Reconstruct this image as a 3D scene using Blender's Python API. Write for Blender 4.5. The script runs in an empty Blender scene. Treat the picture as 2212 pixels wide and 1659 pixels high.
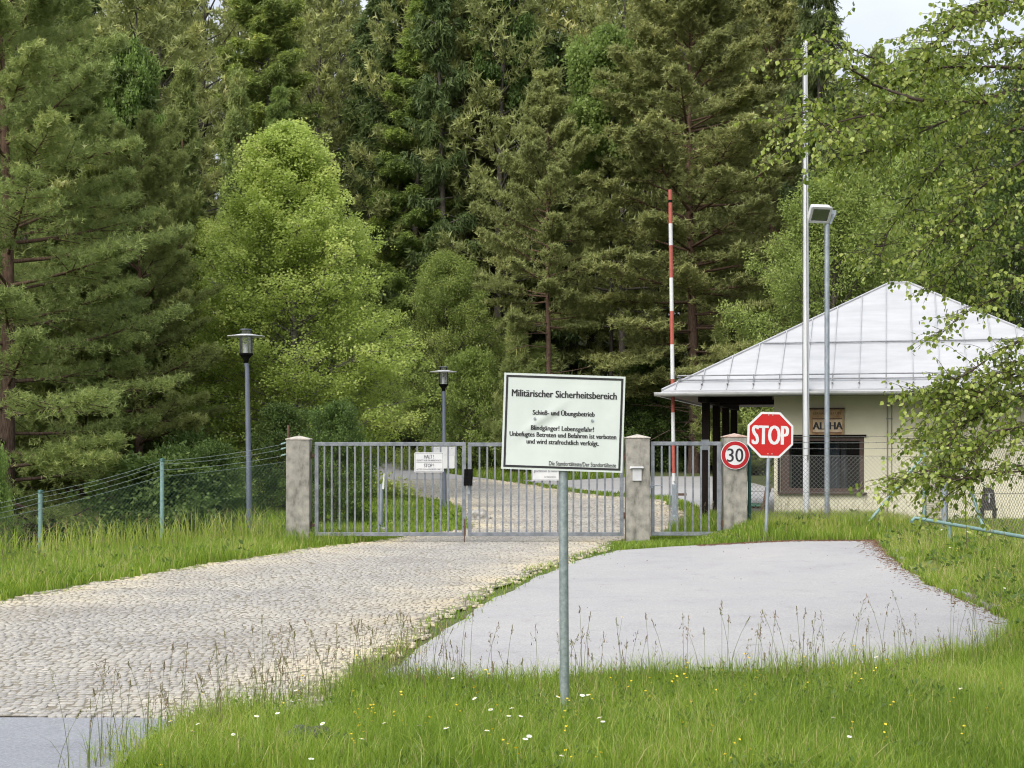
import bpy, bmesh, math, random
import numpy as np
from mathutils import Vector, Matrix
R = math.radians
sc = bpy.context.scene
COL = sc.collection

# ---------------------------------------------------------------- camera
H = 1.94                 # camera height over the road at the gate
F = 3196.0; CX = 1106.0; YH = 968.0      # pixel scale of a 2212 px wide frame, used to turn measurements into metres
cam = bpy.data.cameras.new('camera'); cam_o = bpy.data.objects.new('camera', cam); COL.objects.link(cam_o)
cam_o.location = (0, 0, H); cam_o.rotation_euler = (R(90), 0, 0)
cam.sensor_width = 36; cam.lens = 36*F/2212; cam.shift_y = (YH-829.5)/2212
cam.clip_start = 0.1; cam.clip_end = 3000
sc.camera = cam_o

# ---------------------------------------------------------------- sky, sun, exposure
SUN_EL, SUN_AZ = 42, 212          # degrees; azimuth clockwise from +Y: behind the camera, to the left
w = bpy.data.worlds.new('World'); sc.world = w; w.use_nodes = True
nt = w.node_tree; nt.nodes.clear()
sky = nt.nodes.new('ShaderNodeTexSky'); sky.sky_type = 'NISHITA'; sky.sun_disc = False
sky.sun_elevation = R(SUN_EL); sky.sun_rotation = R(SUN_AZ); sky.air_density = 1.0; sky.dust_density = 3.0; sky.ozone_density = 1.0
hs = nt.nodes.new('ShaderNodeHueSaturation'); hs.inputs['Saturation'].default_value = 0.42; hs.inputs['Value'].default_value = 1.4
tc = nt.nodes.new('ShaderNodeTexCoord'); mp = nt.nodes.new('ShaderNodeMapping'); mp.inputs['Scale'].default_value = (1, 1, 2.6)
nz = nt.nodes.new('ShaderNodeTexNoise'); nz.inputs['Scale'].default_value = 2.4; nz.inputs['Detail'].default_value = 6
rp = nt.nodes.new('ShaderNodeValToRGB'); rp.color_ramp.elements[0].position = .38; rp.color_ramp.elements[1].position = .66
rp.color_ramp.elements[0].color = (.0, .0, .0, 1); rp.color_ramp.elements[1].color = (.75, .75, .75, 1)
mx = nt.nodes.new('ShaderNodeMix'); mx.data_type = 'RGBA'; mx.inputs['B'].default_value = (8.8, 9.3, 10.1, 1)
bg = nt.nodes.new('ShaderNodeBackground'); bg.inputs['Strength'].default_value = 0.15
out = nt.nodes.new('ShaderNodeOutputWorld')
L = nt.links.new
L(tc.outputs['Generated'], mp.inputs['Vector']); L(mp.outputs['Vector'], nz.inputs['Vector']); L(nz.outputs['Fac'], rp.inputs['Fac'])
L(sky.outputs['Color'], hs.inputs['Color']); L(hs.outputs['Color'], mx.inputs['A']); L(rp.outputs['Color'], mx.inputs['Factor'])
sx_ = nt.nodes.new('ShaderNodeSeparateXYZ'); gr_ = nt.nodes.new('ShaderNodeMapRange')      # overcast sky: three times brighter overhead than at the horizon
gr_.inputs['To Min'].default_value = .25; gr_.inputs['To Max'].default_value = 1.0; ml = nt.nodes.new('ShaderNodeMix'); ml.data_type = 'RGBA'; ml.blend_type = 'MULTIPLY'; ml.inputs['Factor'].default_value = 1
L(tc.outputs['Generated'], sx_.inputs[0]); L(sx_.outputs['Z'], gr_.inputs['Value']); L(mx.outputs['Result'], ml.inputs['A']); L(gr_.outputs[0], ml.inputs['B'])
L(ml.outputs['Result'], bg.inputs['Color']); L(bg.outputs['Background'], out.inputs['Surface'])
sun = bpy.data.lights.new('sun', 'SUN'); sun.energy = 1.5; sun.angle = R(60); sun.color = (1, .96, .89)
sun_o = bpy.data.objects.new('sun', sun); COL.objects.link(sun_o); sun_o.location = (-20, -20, 30)
sd = Vector((math.sin(R(SUN_AZ))*math.cos(R(SUN_EL)), math.cos(R(SUN_AZ))*math.cos(R(SUN_EL)), math.sin(R(SUN_EL))))
sun_o.rotation_euler = sd.to_track_quat('Z', 'Y').to_euler()
vs = sc.view_settings; sc.display_settings.display_device = 'sRGB'
vs.view_transform = 'Standard'; vs.look = 'None'; vs.gamma = 1; vs.exposure = 0.85; vs.use_curve_mapping = False
cy = sc.cycles; cy.max_bounces = 7; cy.diffuse_bounces = 4; cy.glossy_bounces = 3; cy.transmission_bounces = 6; cy.transparent_max_bounces = 12
cy.use_denoising = True; cy.filter_width = 1.1; cy.caustics_reflective = False; cy.caustics_refractive = False

# ---------------------------------------------------------------- helpers
def at(x, y, D): return Vector(((x-CX)/F*D, D, H+(YH-y)/F*D))
def px_x(x, D): return (x-CX)/F*D
def px_z(y, D): return H+(YH-y)/F*D

def tag(o, label=None, cat=None, group=None, kind=None):
    if label: o['label'] = label
    if cat: o['category'] = cat
    if group: o['group'] = group
    if kind: o['kind'] = kind
    return o
def thing(name, label, cat, loc=(0, 0, 0), rz=0, group=None):
    o = bpy.data.objects.new(name, None); COL.objects.link(o); o.empty_display_size = .2
    o.location = loc; o.rotation_euler = (0, 0, rz)
    return tag(o, label, cat, group)
def link(name, me, mat=None, parent=None, loc=None):
    o = bpy.data.objects.new(name, me); COL.objects.link(o)
    if mat is not None:
        for m in (mat if isinstance(mat, (list, tuple)) else [mat]): me.materials.append(m)
    if parent is not None: o.parent = parent
    if loc is not None: o.location = loc
    return o
def copy_tree(o, parent=None):
    c = o.copy(); COL.objects.link(c)
    if parent is not None: c.parent = parent
    for ch in list(o.children): copy_tree(ch, c)
    return c

class MB:
    """collects boxes, tubes and sheets into one mesh"""
    def __init__(s, org=(0, 0, 0)): s.v = []; s.f = []; s.mi = []; s.o = Vector(org); s.sm = []
    def add(s, vs, fs, mi=0, smooth=False):
        b = len(s.v); s.v += [tuple(Vector(v)-s.o) for v in vs]; s.f += [[b+i for i in f] for f in fs]; s.mi += [mi]*len(fs); s.sm += [smooth]*len(fs); return s
    def box(s, c, d, rot=None, mi=0, bev=0.0, taper=1.0):
        x, y, z = [k/2 for k in d]; b = min(bev, x*.9, y*.9, z*.9)
        if b <= 0:
            vs = [(sx*x*(taper if sz > 0 else 1), sy*y*(taper if sz > 0 else 1), sz*z) for sz in (-1, 1) for sx, sy in ((-1, -1), (1, -1), (1, 1), (-1, 1))]
            fs = [(3, 2, 1, 0), (4, 5, 6, 7), (0, 1, 5, 4), (1, 2, 6, 5), (2, 3, 7, 6), (3, 0, 4, 7)]
        else:
            bm = bmesh.new(); bmesh.ops.create_cube(bm, size=1)
            for v in bm.verts:
                t = taper if v.co.z > 0 else 1
                v.co = Vector((v.co.x*d[0]*t, v.co.y*d[1]*t, v.co.z*d[2]))
            bmesh.ops.bevel(bm, geom=bm.edges[:], offset=b, segments=2, affect='EDGES', profile=.6)
            bm.verts.index_update(); vs = [v.co.copy() for v in bm.verts]; fs = [[v.index for v in f.verts] for f in bm.faces]; bm.free()
        M = rot if rot is not None else Matrix.Identity(3)
        return s.add([M @ Vector(v)+Vector(c) for v in vs], fs, mi)
    def tube(s, pts, r, n=10, mi=0, caps=True, smooth=True):
        pts = [Vector(p) for p in pts]; rr = r if isinstance(r, (list, tuple)) else [r]*len(pts)
        vs = []; up = Vector((0, 0, 1)); prev = None
        for i, p in enumerate(pts):
            t = (pts[min(i+1, len(pts)-1)]-pts[max(i-1, 0)]).normalized()
            a = up if abs(t.z) < .95 else Vector((1, 0, 0))
            if prev is not None: a = prev
            u = (a-t*a.dot(t)).normalized(); v = t.cross(u); prev = u
            for k in range(n):
                an = 2*math.pi*k/n; vs.append(p+(u*math.cos(an)+v*math.sin(an))*rr[i])
        fs = [(i*n+k, i*n+(k+1) % n, (i+1)*n+(k+1) % n, (i+1)*n+k) for i in range(len(pts)-1) for k in range(n)]
        s.add(vs, fs, mi, smooth)
        if caps: s.add(vs[:n], [tuple(range(n))[::-1]], mi); s.add(vs[-n:], [tuple(range(n))], mi)
        return s
    def lathe(s, c, prof, n=24, mi=0, smooth=True):
        c = Vector(c); vs = [c+Vector((r*math.cos(2*math.pi*k/n), r*math.sin(2*math.pi*k/n), z)) for r, z in prof for k in range(n)]
        fs = [(i*n+k, i*n+(k+1) % n, (i+1)*n+(k+1) % n, (i+1)*n+k) for i in range(len(prof)-1) for k in range(n)]
        return s.add(vs, fs, mi, smooth)
    def prism(s, outline, y0, y1, mi=0, M=None):
        """outline in x,z extruded from y0 to y1"""
        n = len(outline); vs = [Vector((x, y0, z)) for x, z in outline]+[Vector((x, y1, z)) for x, z in outline]
        if M is not None: vs = [M @ v for v in vs]
        fs = [tuple(range(n)), tuple(range(2*n-1, n-1, -1))]+[(i, i+n, (i+1) % n+n, (i+1) % n) for i in range(n)]
        return s.add(vs, fs, mi)
    def build(s, name, mat, parent=None, loc=None):
        me = bpy.data.meshes.new(name); me.from_pydata([tuple(v) for v in s.v], [], s.f)
        me.polygons.foreach_set('material_index', s.mi); me.polygons.foreach_set('use_smooth', s.sm); me.update()
        return link(name, me, mat, parent, loc)

def np_mesh(name, V, T, tone=None, smooth=False, mi=None, quad=False):
    """mesh from arrays: V (n,3), T (m,3) triangles"""
    k = 4 if quad else 3
    me = bpy.data.meshes.new(name); me.vertices.add(len(V)); me.vertices.foreach_set('co', np.ascontiguousarray(V, dtype=np.float32).ravel())
    T = np.ascontiguousarray(T, dtype=np.int32)
    me.loops.add(T.size); me.loops.foreach_set('vertex_index', T.ravel())
    me.polygons.add(len(T)); me.polygons.foreach_set('loop_start', np.arange(0, T.size, k, dtype=np.int32))
    try: me.polygons.foreach_set('loop_total', np.full(len(T), k, dtype=np.int32))
    except Exception: pass
    if smooth: me.polygons.foreach_set('use_smooth', np.ones(len(T), dtype=bool))
    if mi is not None: me.polygons.foreach_set('material_index', np.ascontiguousarray(mi, dtype=np.int32))
    if tone is not None:
        a = me.attributes.new('tone', 'FLOAT', 'POINT'); a.data.foreach_set('value', np.ascontiguousarray(tone, dtype=np.float32))
    me.update(calc_edges=True); return me

def text_mesh(body, width=None, cap=.05, bold=0.0, align='CENTER', off=0.0):
    """flat lettering centred on x, standing in the x-z plane, cap height `cap`, total width `width`"""
    cu = bpy.data.curves.new('txt', 'FONT'); cu.body = body; cu.align_x = align; cu.size = 1; cu.offset = off; cu.resolution_u = 3
    o = bpy.data.objects.new('txt', cu); COL.objects.link(o)
    dg = bpy.context.evaluated_depsgraph_get(); dg.update(); me = bpy.data.meshes.new_from_object(o.evaluated_get(dg))
    bpy.data.objects.remove(o); bpy.data.curves.remove(cu)
    n = len(me.vertices); co = np.empty(n*3, dtype=np.float32); me.vertices.foreach_get('co', co); co = co.reshape(-1, 3)
    sy = cap*1.12/.69; x0, x1 = co[:, 0].min(), co[:, 0].max(); sx = (width/(x1-x0)) if width else sy
    o3 = np.zeros_like(co); o3[:, 0] = (co[:, 0]-(x0+x1)/2)*sx; o3[:, 2] = (co[:, 1]-.345)*sy
    me.vertices.foreach_set('co', o3.ravel()); me.update()
    if bold > 0:      # heavier strokes: the same letters again, a hair to each side
        bm = bmesh.new(); bm.from_mesh(me); g0 = bm.verts[:]+bm.edges[:]+bm.faces[:]; dx = bold*cap*1.6
        for k_ in (-1, 1):
            r_ = bmesh.ops.duplicate(bm, geom=g0); bmesh.ops.translate(bm, verts=[v for v in r_['geom'] if isinstance(v, bmesh.types.BMVert)], vec=(dx*k_, .0003*(1.5+k_*.5), 0))
        bm.to_mesh(me); bm.free(); me.update()
    return me

# ---------------------------------------------------------------- materials
def nodes(name):
    m = bpy.data.materials.new(name); m.use_nodes = True; t = m.node_tree; t.nodes.clear()
    o = t.nodes.new('ShaderNodeOutputMaterial'); return m, t, o
def N(t, kind, **kw):
    n = t.nodes.new(kind)
    for k, v in kw.items():
        if k in n.inputs.keys(): n.inputs[k].default_value = v
        else: setattr(n, k, v)
    return n
def ramp(t, stops):
    r = t.nodes.new('ShaderNodeValToRGB'); e = r.color_ramp.elements
    while len(e) < len(stops): e.new(.5)
    for i, (p, c) in enumerate(stops): e[i].position = p; e[i].color = (c[0], c[1], c[2], 1) if not isinstance(c, (int, float)) else (c, c, c, 1)
    return r
def pmat(name, c1, c2=None, scale=6.0, rough=.6, metal=0.0, bump=0.0, bscale=60.0, spec=.5, stretch=(1, 1, 1), detail=6, lo=.35, hi=.65):
    m, t, o = nodes(name); b = N(t, 'ShaderNodeBsdfPrincipled', Roughness=rough, Metallic=metal); b.inputs['Specular IOR Level'].default_value = spec
    t.links.new(b.outputs[0], o.inputs[0])
    tc = N(t, 'ShaderNodeTexCoord'); mp = N(t, 'ShaderNodeMapping', Scale=stretch); t.links.new(tc.outputs['Object'], mp.inputs['Vector'])
    if c2 is not None:
        n = N(t, 'ShaderNodeTexNoise', Scale=scale, Detail=detail, Roughness=.65); t.links.new(mp.outputs[0], n.inputs['Vector'])
        r = ramp(t, [(lo, c1), (hi, c2)]); t.links.new(n.outputs['Fac'], r.inputs['Fac']); t.links.new(r.outputs[0], b.inputs['Base Color'])
    else: b.inputs['Base Color'].default_value = (*c1, 1)
    if bump:
        n2 = N(t, 'ShaderNodeTexNoise', Scale=bscale, Detail=5); t.links.new(mp.outputs[0], n2.inputs['Vector'])
        bp = N(t, 'ShaderNodeBump', Strength=bump, Distance=.02); t.links.new(n2.outputs['Fac'], bp.inputs['Height']); t.links.new(bp.outputs[0], b.inputs['Normal'])
    return m
def leafmat(name, stops, trans=.4, rough=.55, var=.09, spec=.25, hue=.006):
    """foliage: colour by the age of the shoot (tone), every tree a little different"""
    m, t, o = nodes(name)
    at_ = N(t, 'ShaderNodeAttribute', attribute_name='tone'); r = ramp(t, stops); t.links.new(at_.outputs['Fac'], r.inputs['Fac'])
    oi = N(t, 'ShaderNodeObjectInfo'); hsv = N(t, 'ShaderNodeHueSaturation')
    mr = N(t, 'ShaderNodeMapRange'); mr.inputs['To Min'].default_value = 1-var; mr.inputs['To Max'].default_value = 1+var
    mr2 = N(t, 'ShaderNodeMapRange'); mr2.inputs['To Min'].default_value = .5-hue; mr2.inputs['To Max'].default_value = .5+hue
    t.links.new(oi.outputs['Random'], mr.inputs['Value']); t.links.new(mr.outputs[0], hsv.inputs['Value'])
    t.links.new(oi.outputs['Random'], mr2.inputs['Value']); t.links.new(mr2.outputs[0], hsv.inputs['Hue'])
    t.links.new(r.outputs[0], hsv.inputs['Color'])
    b = N(t, 'ShaderNodeBsdfPrincipled', Roughness=rough); b.inputs['Specular IOR Level'].default_value = spec
    tr = N(t, 'ShaderNodeBsdfTranslucent'); mxs = N(t, 'ShaderNodeMixShader', Fac=trans)
    g = N(t, 'ShaderNodeHueSaturation', Value=1.25, Saturation=1.08); t.links.new(hsv.outputs[0], g.inputs['Color'])
    t.links.new(hsv.outputs[0], b.inputs['Base Color']); t.links.new(g.outputs[0], tr.inputs['Color'])
    t.links.new(b.outputs[0], mxs.inputs[1]); t.links.new(tr.outputs[0], mxs.inputs[2]); t.links.new(mxs.outputs[0], o.inputs[0])
    return m

M = {}
M['galv'] = pmat('galvanised_steel', (0.19, 0.22, 0.25), (0.3, 0.335, 0.365), 14, .5, .35, .05, 80, stretch=(1, 1, .5))
M['gate'] = pmat('gate_steel', (0.12, 0.135, 0.15), (0.22, 0.235, 0.255), 7, .5, .25, .08, 90)
M['sign_post'] = pmat('zinc_post', (0.17, 0.21, 0.21), (0.29, 0.335, 0.335), 26, .45, .35, .05, 120)
M['flagpole'] = pmat('white_pole_paint', (0.45, 0.47, 0.49), (0.58, 0.59, 0.6), 3, .4, .0, .02, 40, stretch=(4, 4, .5))
M['lamp_pole'] = pmat('lamp_pole_paint', (0.085, 0.1, 0.135), (0.125, 0.145, 0.185), 10, .5, .1, .03, 60, stretch=(1, 1, .3))
M['black'] = pmat('black_plastic', (0.003, 0.003, 0.003), (0.008, 0.008, 0.008), 20, .9, spec=.08)
M['white_paint'] = pmat('white_paint', (0.5, 0.51, 0.52), (0.58, 0.58, 0.57), 5, .5)
M['panel'] = pmat('retroreflective_panel', (0.49, 0.535, 0.505), (0.55, 0.59, 0.56), 2.2, .35, 0, .0, 60)
M['ink'] = pmat('sign_ink', (.012, .011, .014))
M['grey_ink'] = pmat('grey_sign_ink', (.10, .10, .12))
M['red'] = pmat('traffic_red', (0.36, 0.004, 0.004), (0.43, 0.007, 0.006), 30, .4)
M['dark_red'] = pmat('ring_red', (0.3, 0.004, 0.008), (0.36, 0.006, 0.01), 30, .4)
M['boom_red'] = pmat('boom_red', (0.28, 0.055, 0.038), (0.36, 0.085, 0.06), 9, .55, lo=.3, hi=.7)
M['rust'] = pmat('rust', (0.06, 0.035, 0.024), (0.13, 0.075, 0.05), 30, .9, 0, .3, 60)
M['mint'] = pmat('mint_paint', (0.12, 0.22, 0.21), (0.21, 0.31, 0.295), 12, .5, 0, .06, 60, lo=.3, hi=.7)
M['dark_green'] = pmat('dark_green_plastic', (.012, .06, .05), (.03, .10, .085), 20, .5)
M['wire'] = pmat('wire_steel', (0.1, 0.1, 0.09), (0.17, 0.17, 0.155), 40, .5, .5)
M['green_wire'] = pmat('green_wire', (.015, .05, .035), (.03, .08, .055), 20, .6)
M['wire_pale'] = pmat('pale_wire', (0.14, 0.18, 0.17), (0.22, 0.26, 0.25), 20, .55, .2)
M['roof'] = pmat('roof_paint', (0.33, 0.333, 0.342), (0.4, 0.403, 0.41), 1.6, .45, 0, .05, 20, stretch=(.5, 1, 3))
M['roof_edge'] = pmat('roof_edge_paint', (0.29, 0.295, 0.31), (0.36, 0.365, 0.38), 4, .5)
M['snow_pipe'] = pmat('snow_guard_pipe', (0.17, 0.175, 0.185), (0.25, 0.255, 0.265), 8, .5, .4)
M['gutter'] = pmat('gutter_metal', (.42, .43, .44), (.55, .555, .56), 3, .45, .2)
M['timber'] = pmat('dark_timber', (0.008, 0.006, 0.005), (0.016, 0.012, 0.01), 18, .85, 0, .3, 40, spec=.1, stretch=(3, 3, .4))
M['soffit'] = pmat('soffit_boards', (.085, .07, .055), (.14, .115, .09), 9, .8, 0, .2, 30, stretch=(.3, 8, 1))
M['frame_wood'] = pmat('brown_window_wood', (0.03, 0.014, 0.009), (0.058, 0.028, 0.018), 14, .6, 0, .15, 40, stretch=(1, 1, .3))
M['curtain'] = pmat('grey_curtain', (0.2, 0.22, 0.27), (0.32, 0.345, 0.4), 5, .9)
M['room'] = pmat('painted_room_shade', (0.008, 0.008, 0.009), (0.014, 0.014, 0.015), 3, .9)  # near-black colour stands in for the shade inside the window
M['bench_green'] = pmat('bench_green', (.03, .10, .07), (.06, .16, .11), 10, .6)
M['bench_wood'] = pmat('bench_wood', (.08, .04, .02), (.14, .075, .04), 14, .7)
M['dark_board'] = pmat('dark_stone', (.02, .018, .017), (.05, .046, .042), 22, .85, 0, .5, 50)
M['rock'] = pmat('field_stone', (.20, .19, .17), (.42, .40, .36), 9, .9, 0, .6, 30)
M['dark_rock'] = pmat('dark_rock', (0.025, 0.026, 0.022), (0.085, 0.085, 0.072), 12, .95, 0, .8, 24)
M['petal_white'] = pmat('white_petal', (.78, .78, .76), rough=.6, spec=.2)
M['petal_yellow'] = pmat('yellow_petal', (.75, .50, .012), (.80, .60, .02), 60, .45)
M['stem'] = pmat('stem_green', (.06, .12, .02), (.09, .16, .03), 30, .6)
M['litter'] = pmat('brown_litter', (0.1, 0.055, 0.03), (0.23, 0.135, 0.075), 40, .9)

def concrete():
    m, t, o = nodes('weathered_concrete'); b = N(t, 'ShaderNodeBsdfPrincipled', Roughness=.9); b.inputs['Specular IOR Level'].default_value = .2
    tc = N(t, 'ShaderNodeTexCoord'); mp = N(t, 'ShaderNodeMapping', Scale=(2.6, 2.6, .75)); t.links.new(tc.outputs['Object'], mp.inputs['Vector'])
    n1 = N(t, 'ShaderNodeTexNoise', Scale=1.6, Detail=7, Roughness=.7); t.links.new(mp.outputs[0], n1.inputs['Vector'])       # run-off streaks
    r1 = ramp(t, [(.33, (.12, .112, .095)), (.45, (.25, .24, .215)), (.7, (.34, .325, .295))]); t.links.new(n1.outputs['Fac'], r1.inputs['Fac'])
    n2 = N(t, 'ShaderNodeTexNoise', Scale=22, Detail=5, Roughness=.7); t.links.new(tc.outputs['Object'], n2.inputs['Vector'])                  # pits
    r2 = ramp(t, [(.28, (.45, .45, .45)), (.38, (1, 1, 1))]); t.links.new(n2.outputs['Fac'], r2.inputs['Fac'])
    n3 = N(t, 'ShaderNodeTexNoise', Scale=5, Detail=4); t.links.new(tc.outputs['Object'], n3.inputs['Vector'])
    r3 = ramp(t, [(.32, (.55, .55, .54)), (.5, (.92, .92, .9)), (.7, (1.15, 1.13, 1.08))]); t.links.new(n3.outputs['Fac'], r3.inputs['Fac'])
    m1 = N(t, 'ShaderNodeMix', data_type='RGBA', blend_type='MULTIPLY'); m1.inputs['Factor'].default_value = 1
    m2 = N(t, 'ShaderNodeMix', data_type='RGBA', blend_type='MULTIPLY'); m2.inputs['Factor'].default_value = 1
    t.links.new(r1.outputs[0], m1.inputs['A']); t.links.new(r2.outputs[0], m1.inputs['B']); t.links.new(m1.outputs['Result'], m2.inputs['A']); t.links.new(r3.outputs[0], m2.inputs['B'])
    t.links.new(m2.outputs['Result'], b.inputs['Base Color'])
    bp = N(t, 'ShaderNodeBump', Strength=.5, Distance=.01); t.links.new(n2.outputs['Fac'], bp.inputs['Height']); t.links.new(bp.outputs[0], b.inputs['Normal'])
    t.links.new(b.outputs[0], o.inputs[0]); return m
M['concrete'] = concrete()
M['cap'] = pmat('post_cap_mortar', (.30, .27, .23), (.50, .46, .40), 14, .9, 0, .4, 40)
M['tile_cap'] = pmat('post_cap_brick', (.30, .16, .11), (.48, .40, .34), 9, .9, 0, .4, 40)
M['render'] = pmat('cream_render', (0.57, 0.54, 0.41), (0.63, 0.595, 0.46), 1.3, .9, 0, .25, 90, spec=.15)

def asphalt(name, c1, c2, c3):
    m, t, o = nodes(name); b = N(t, 'ShaderNodeBsdfPrincipled', Roughness=.85); b.inputs['Specular IOR Level'].default_value = .25
    tc = N(t, 'ShaderNodeTexCoord')
    a = N(t, 'ShaderNodeTexNoise', Scale=38, Detail=5, Roughness=.9); t.links.new(tc.outputs['Object'], a.inputs['Vector'])
    ra = ramp(t, [(.32, c1), (.55, c2), (.72, c3)]); t.links.new(a.outputs['Fac'], ra.inputs['Fac'])
    p = N(t, 'ShaderNodeTexNoise', Scale=.55, Detail=7, Roughness=.62); t.links.new(tc.outputs['Object'], p.inputs['Vector'])
    rp_ = ramp(t, [(.3, (.86, .86, .88)), (.45, (.97, .97, .98)), (.55, (1, 1, 1)), (.7, (1.05, 1.04, 1.02))]); t.links.new(p.outputs['Fac'], rp_.inputs['Fac'])
    mm = N(t, 'ShaderNodeMix', data_type='RGBA', blend_type='MULTIPLY'); mm.inputs['Factor'].default_value = 1
    t.links.new(ra.outputs[0], mm.inputs['A']); t.links.new(rp_.outputs[0], mm.inputs['B'])
    wn = N(t, 'ShaderNodeTexNoise', Scale=1.1, Detail=4); t.links.new(tc.outputs['Object'], wn.inputs['Vector'])
    vm = N(t, 'ShaderNodeMix', data_type='RGBA'); vm.inputs['Factor'].default_value = .42; t.links.new(tc.outputs['Object'], vm.inputs['A']); t.links.new(wn.outputs['Color'], vm.inputs['B'])
    vo = N(t, 'ShaderNodeTexVoronoi', feature='DISTANCE_TO_EDGE', Scale=.75); t.links.new(vm.outputs['Result'], vo.inputs['Vector'])
    rc = ramp(t, [(.0, (.45, .44, .43)), (.007, (.62, .61, .60)), (.014, (1, 1, 1))]); t.links.new(vo.outputs['Distance'], rc.inputs['Fac'])
    gt = N(t, 'ShaderNodeTexNoise', Scale=.9, Detail=2); t.links.new(tc.outputs['Object'], gt.inputs['Vector']); rg = ramp(t, [(.62, (0, 0, 0)), (.75, (.55, .55, .55))]); t.links.new(gt.outputs['Fac'], rg.inputs['Fac'])
    cm = N(t, 'ShaderNodeMix', data_type='RGBA', blend_type='MULTIPLY'); t.links.new(rg.outputs[0], cm.inputs['Factor']); t.links.new(mm.outputs['Result'], cm.inputs['A']); t.links.new(rc.outputs[0], cm.inputs['B'])
    sn = N(t, 'ShaderNodeTexNoise', Scale=3.3, Detail=8, Roughness=.75); t.links.new(tc.outputs['Object'], sn.inputs['Vector']); rs = ramp(t, [(.30, (.84, .83, .82)), (.42, (1, 1, 1)), (.66, (1.04, 1.04, 1.04))]); t.links.new(sn.outputs['Fac'], rs.inputs['Fac'])
    c2_ = N(t, 'ShaderNodeMix', data_type='RGBA', blend_type='MULTIPLY'); c2_.inputs['Factor'].default_value = 1; t.links.new(cm.outputs['Result'], c2_.inputs['A']); t.links.new(rs.outputs[0], c2_.inputs['B'])
    t.links.new(c2_.outputs['Result'], b.inputs['Base Color'])
    bp = N(t, 'ShaderNodeBump', Strength=.35, Distance=.006); t.links.new(a.outputs['Fac'], bp.inputs['Height']); t.links.new(bp.outputs[0], b.inputs['Normal'])
    t.links.new(b.outputs[0], o.inputs[0]); return m
M['asphalt'] = asphalt('old_asphalt', (.25, .245, .241), (.365, .356, .350), (.48, .47, .462))
M['road_asphalt'] = asphalt('road_asphalt', (.15, .155, .168), (.25, .258, .275), (.37, .378, .395))

def stone_mat():
    m, t, o = nodes('cobble_stone'); b = N(t, 'ShaderNodeBsdfPrincipled', Roughness=.8); b.inputs['Specular IOR Level'].default_value = .3
    a = N(t, 'ShaderNodeAttribute', attribute_name='tone'); e = N(t, 'ShaderNodeAttribute', attribute_name='edge')
    r = ramp(t, [(0, (.26, .25, .235)), (.4, (.33, .318, .299)), (.75, (.36, .347, .325)), (1, (.41, .392, .36))]); t.links.new(a.outputs['Fac'], r.inputs['Fac'])
    tc = N(t, 'ShaderNodeTexCoord'); n = N(t, 'ShaderNodeTexNoise', Scale=.7, Detail=6, Roughness=.65); t.links.new(tc.outputs['Object'], n.inputs['Vector'])
    rn = ramp(t, [(.40, (0, 0, 0)), (.62, (1, 1, 1))]); t.links.new(n.outputs['Fac'], rn.inputs['Fac'])
    mul = N(t, 'ShaderNodeMath', operation='MULTIPLY'); t.links.new(e.outputs['Fac'], mul.inputs[0])
    add = N(t, 'ShaderNodeMath', operation='ADD'); add.inputs[1].default_value = .35; t.links.new(rn.outputs[0], add.inputs[0]); t.links.new(add.outputs[0], mul.inputs[1])
    mul.use_clamp = True
    mm = N(t, 'ShaderNodeMix', data_type='RGBA'); t.links.new(mul.outputs[0], mm.inputs['Factor']); t.links.new(r.outputs[0], mm.inputs['A']); mm.inputs['B'].default_value = (.54, .47, .335, 1)
    f = N(t, 'ShaderNodeTexNoise', Scale=60, Detail=4); t.links.new(tc.outputs['Object'], f.inputs['Vector'])
    rf = ramp(t, [(.3, (.82, .82, .82)), (.7, (1.12, 1.12, 1.12))]); t.links.new(f.outputs['Fac'], rf.inputs['Fac'])
    m2 = N(t, 'ShaderNodeMix', data_type='RGBA', blend_type='MULTIPLY'); m2.inputs['Factor'].default_value = 1
    lg = N(t, 'ShaderNodeTexNoise', Scale=.45, Detail=5, Roughness=.6); t.links.new(tc.outputs['Object'], lg.inputs['Vector']); rl = ramp(t, [(.34, (.80, .79, .79)), (.5, (.98, .97, .95)), (.66, (1.08, 1.05, .99))]); t.links.new(lg.outputs['Fac'], rl.inputs['Fac'])
    m3 = N(t, 'ShaderNodeMix', data_type='RGBA', blend_type='MULTIPLY'); m3.inputs['Factor'].default_value = 1; t.links.new(mm.outputs['Result'], m3.inputs['A']); t.links.new(rl.outputs[0], m3.inputs['B'])
    t.links.new(m3.outputs['Result'], m2.inputs['A']); t.links.new(rf.outputs[0], m2.inputs['B']); t.links.new(m2.outputs['Result'], b.inputs['Base Color'])
    bp = N(t, 'ShaderNodeBump', Strength=.4, Distance=.01); t.links.new(f.outputs['Fac'], bp.inputs['Height']); t.links.new(bp.outputs[0], b.inputs['Normal'])
    t.links.new(b.outputs[0], o.inputs[0]); return m
M['cobble'] = stone_mat()
M['sand'] = pmat('joint_sand', (0.13, 0.115, 0.085), (0.24, 0.21, 0.155), 9, .95, 0, .5, 60)
M['soil'] = pmat('meadow_soil', (.05, .065, .018), (.10, .115, .035), 3, .95, 0, .5, 12)

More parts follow.
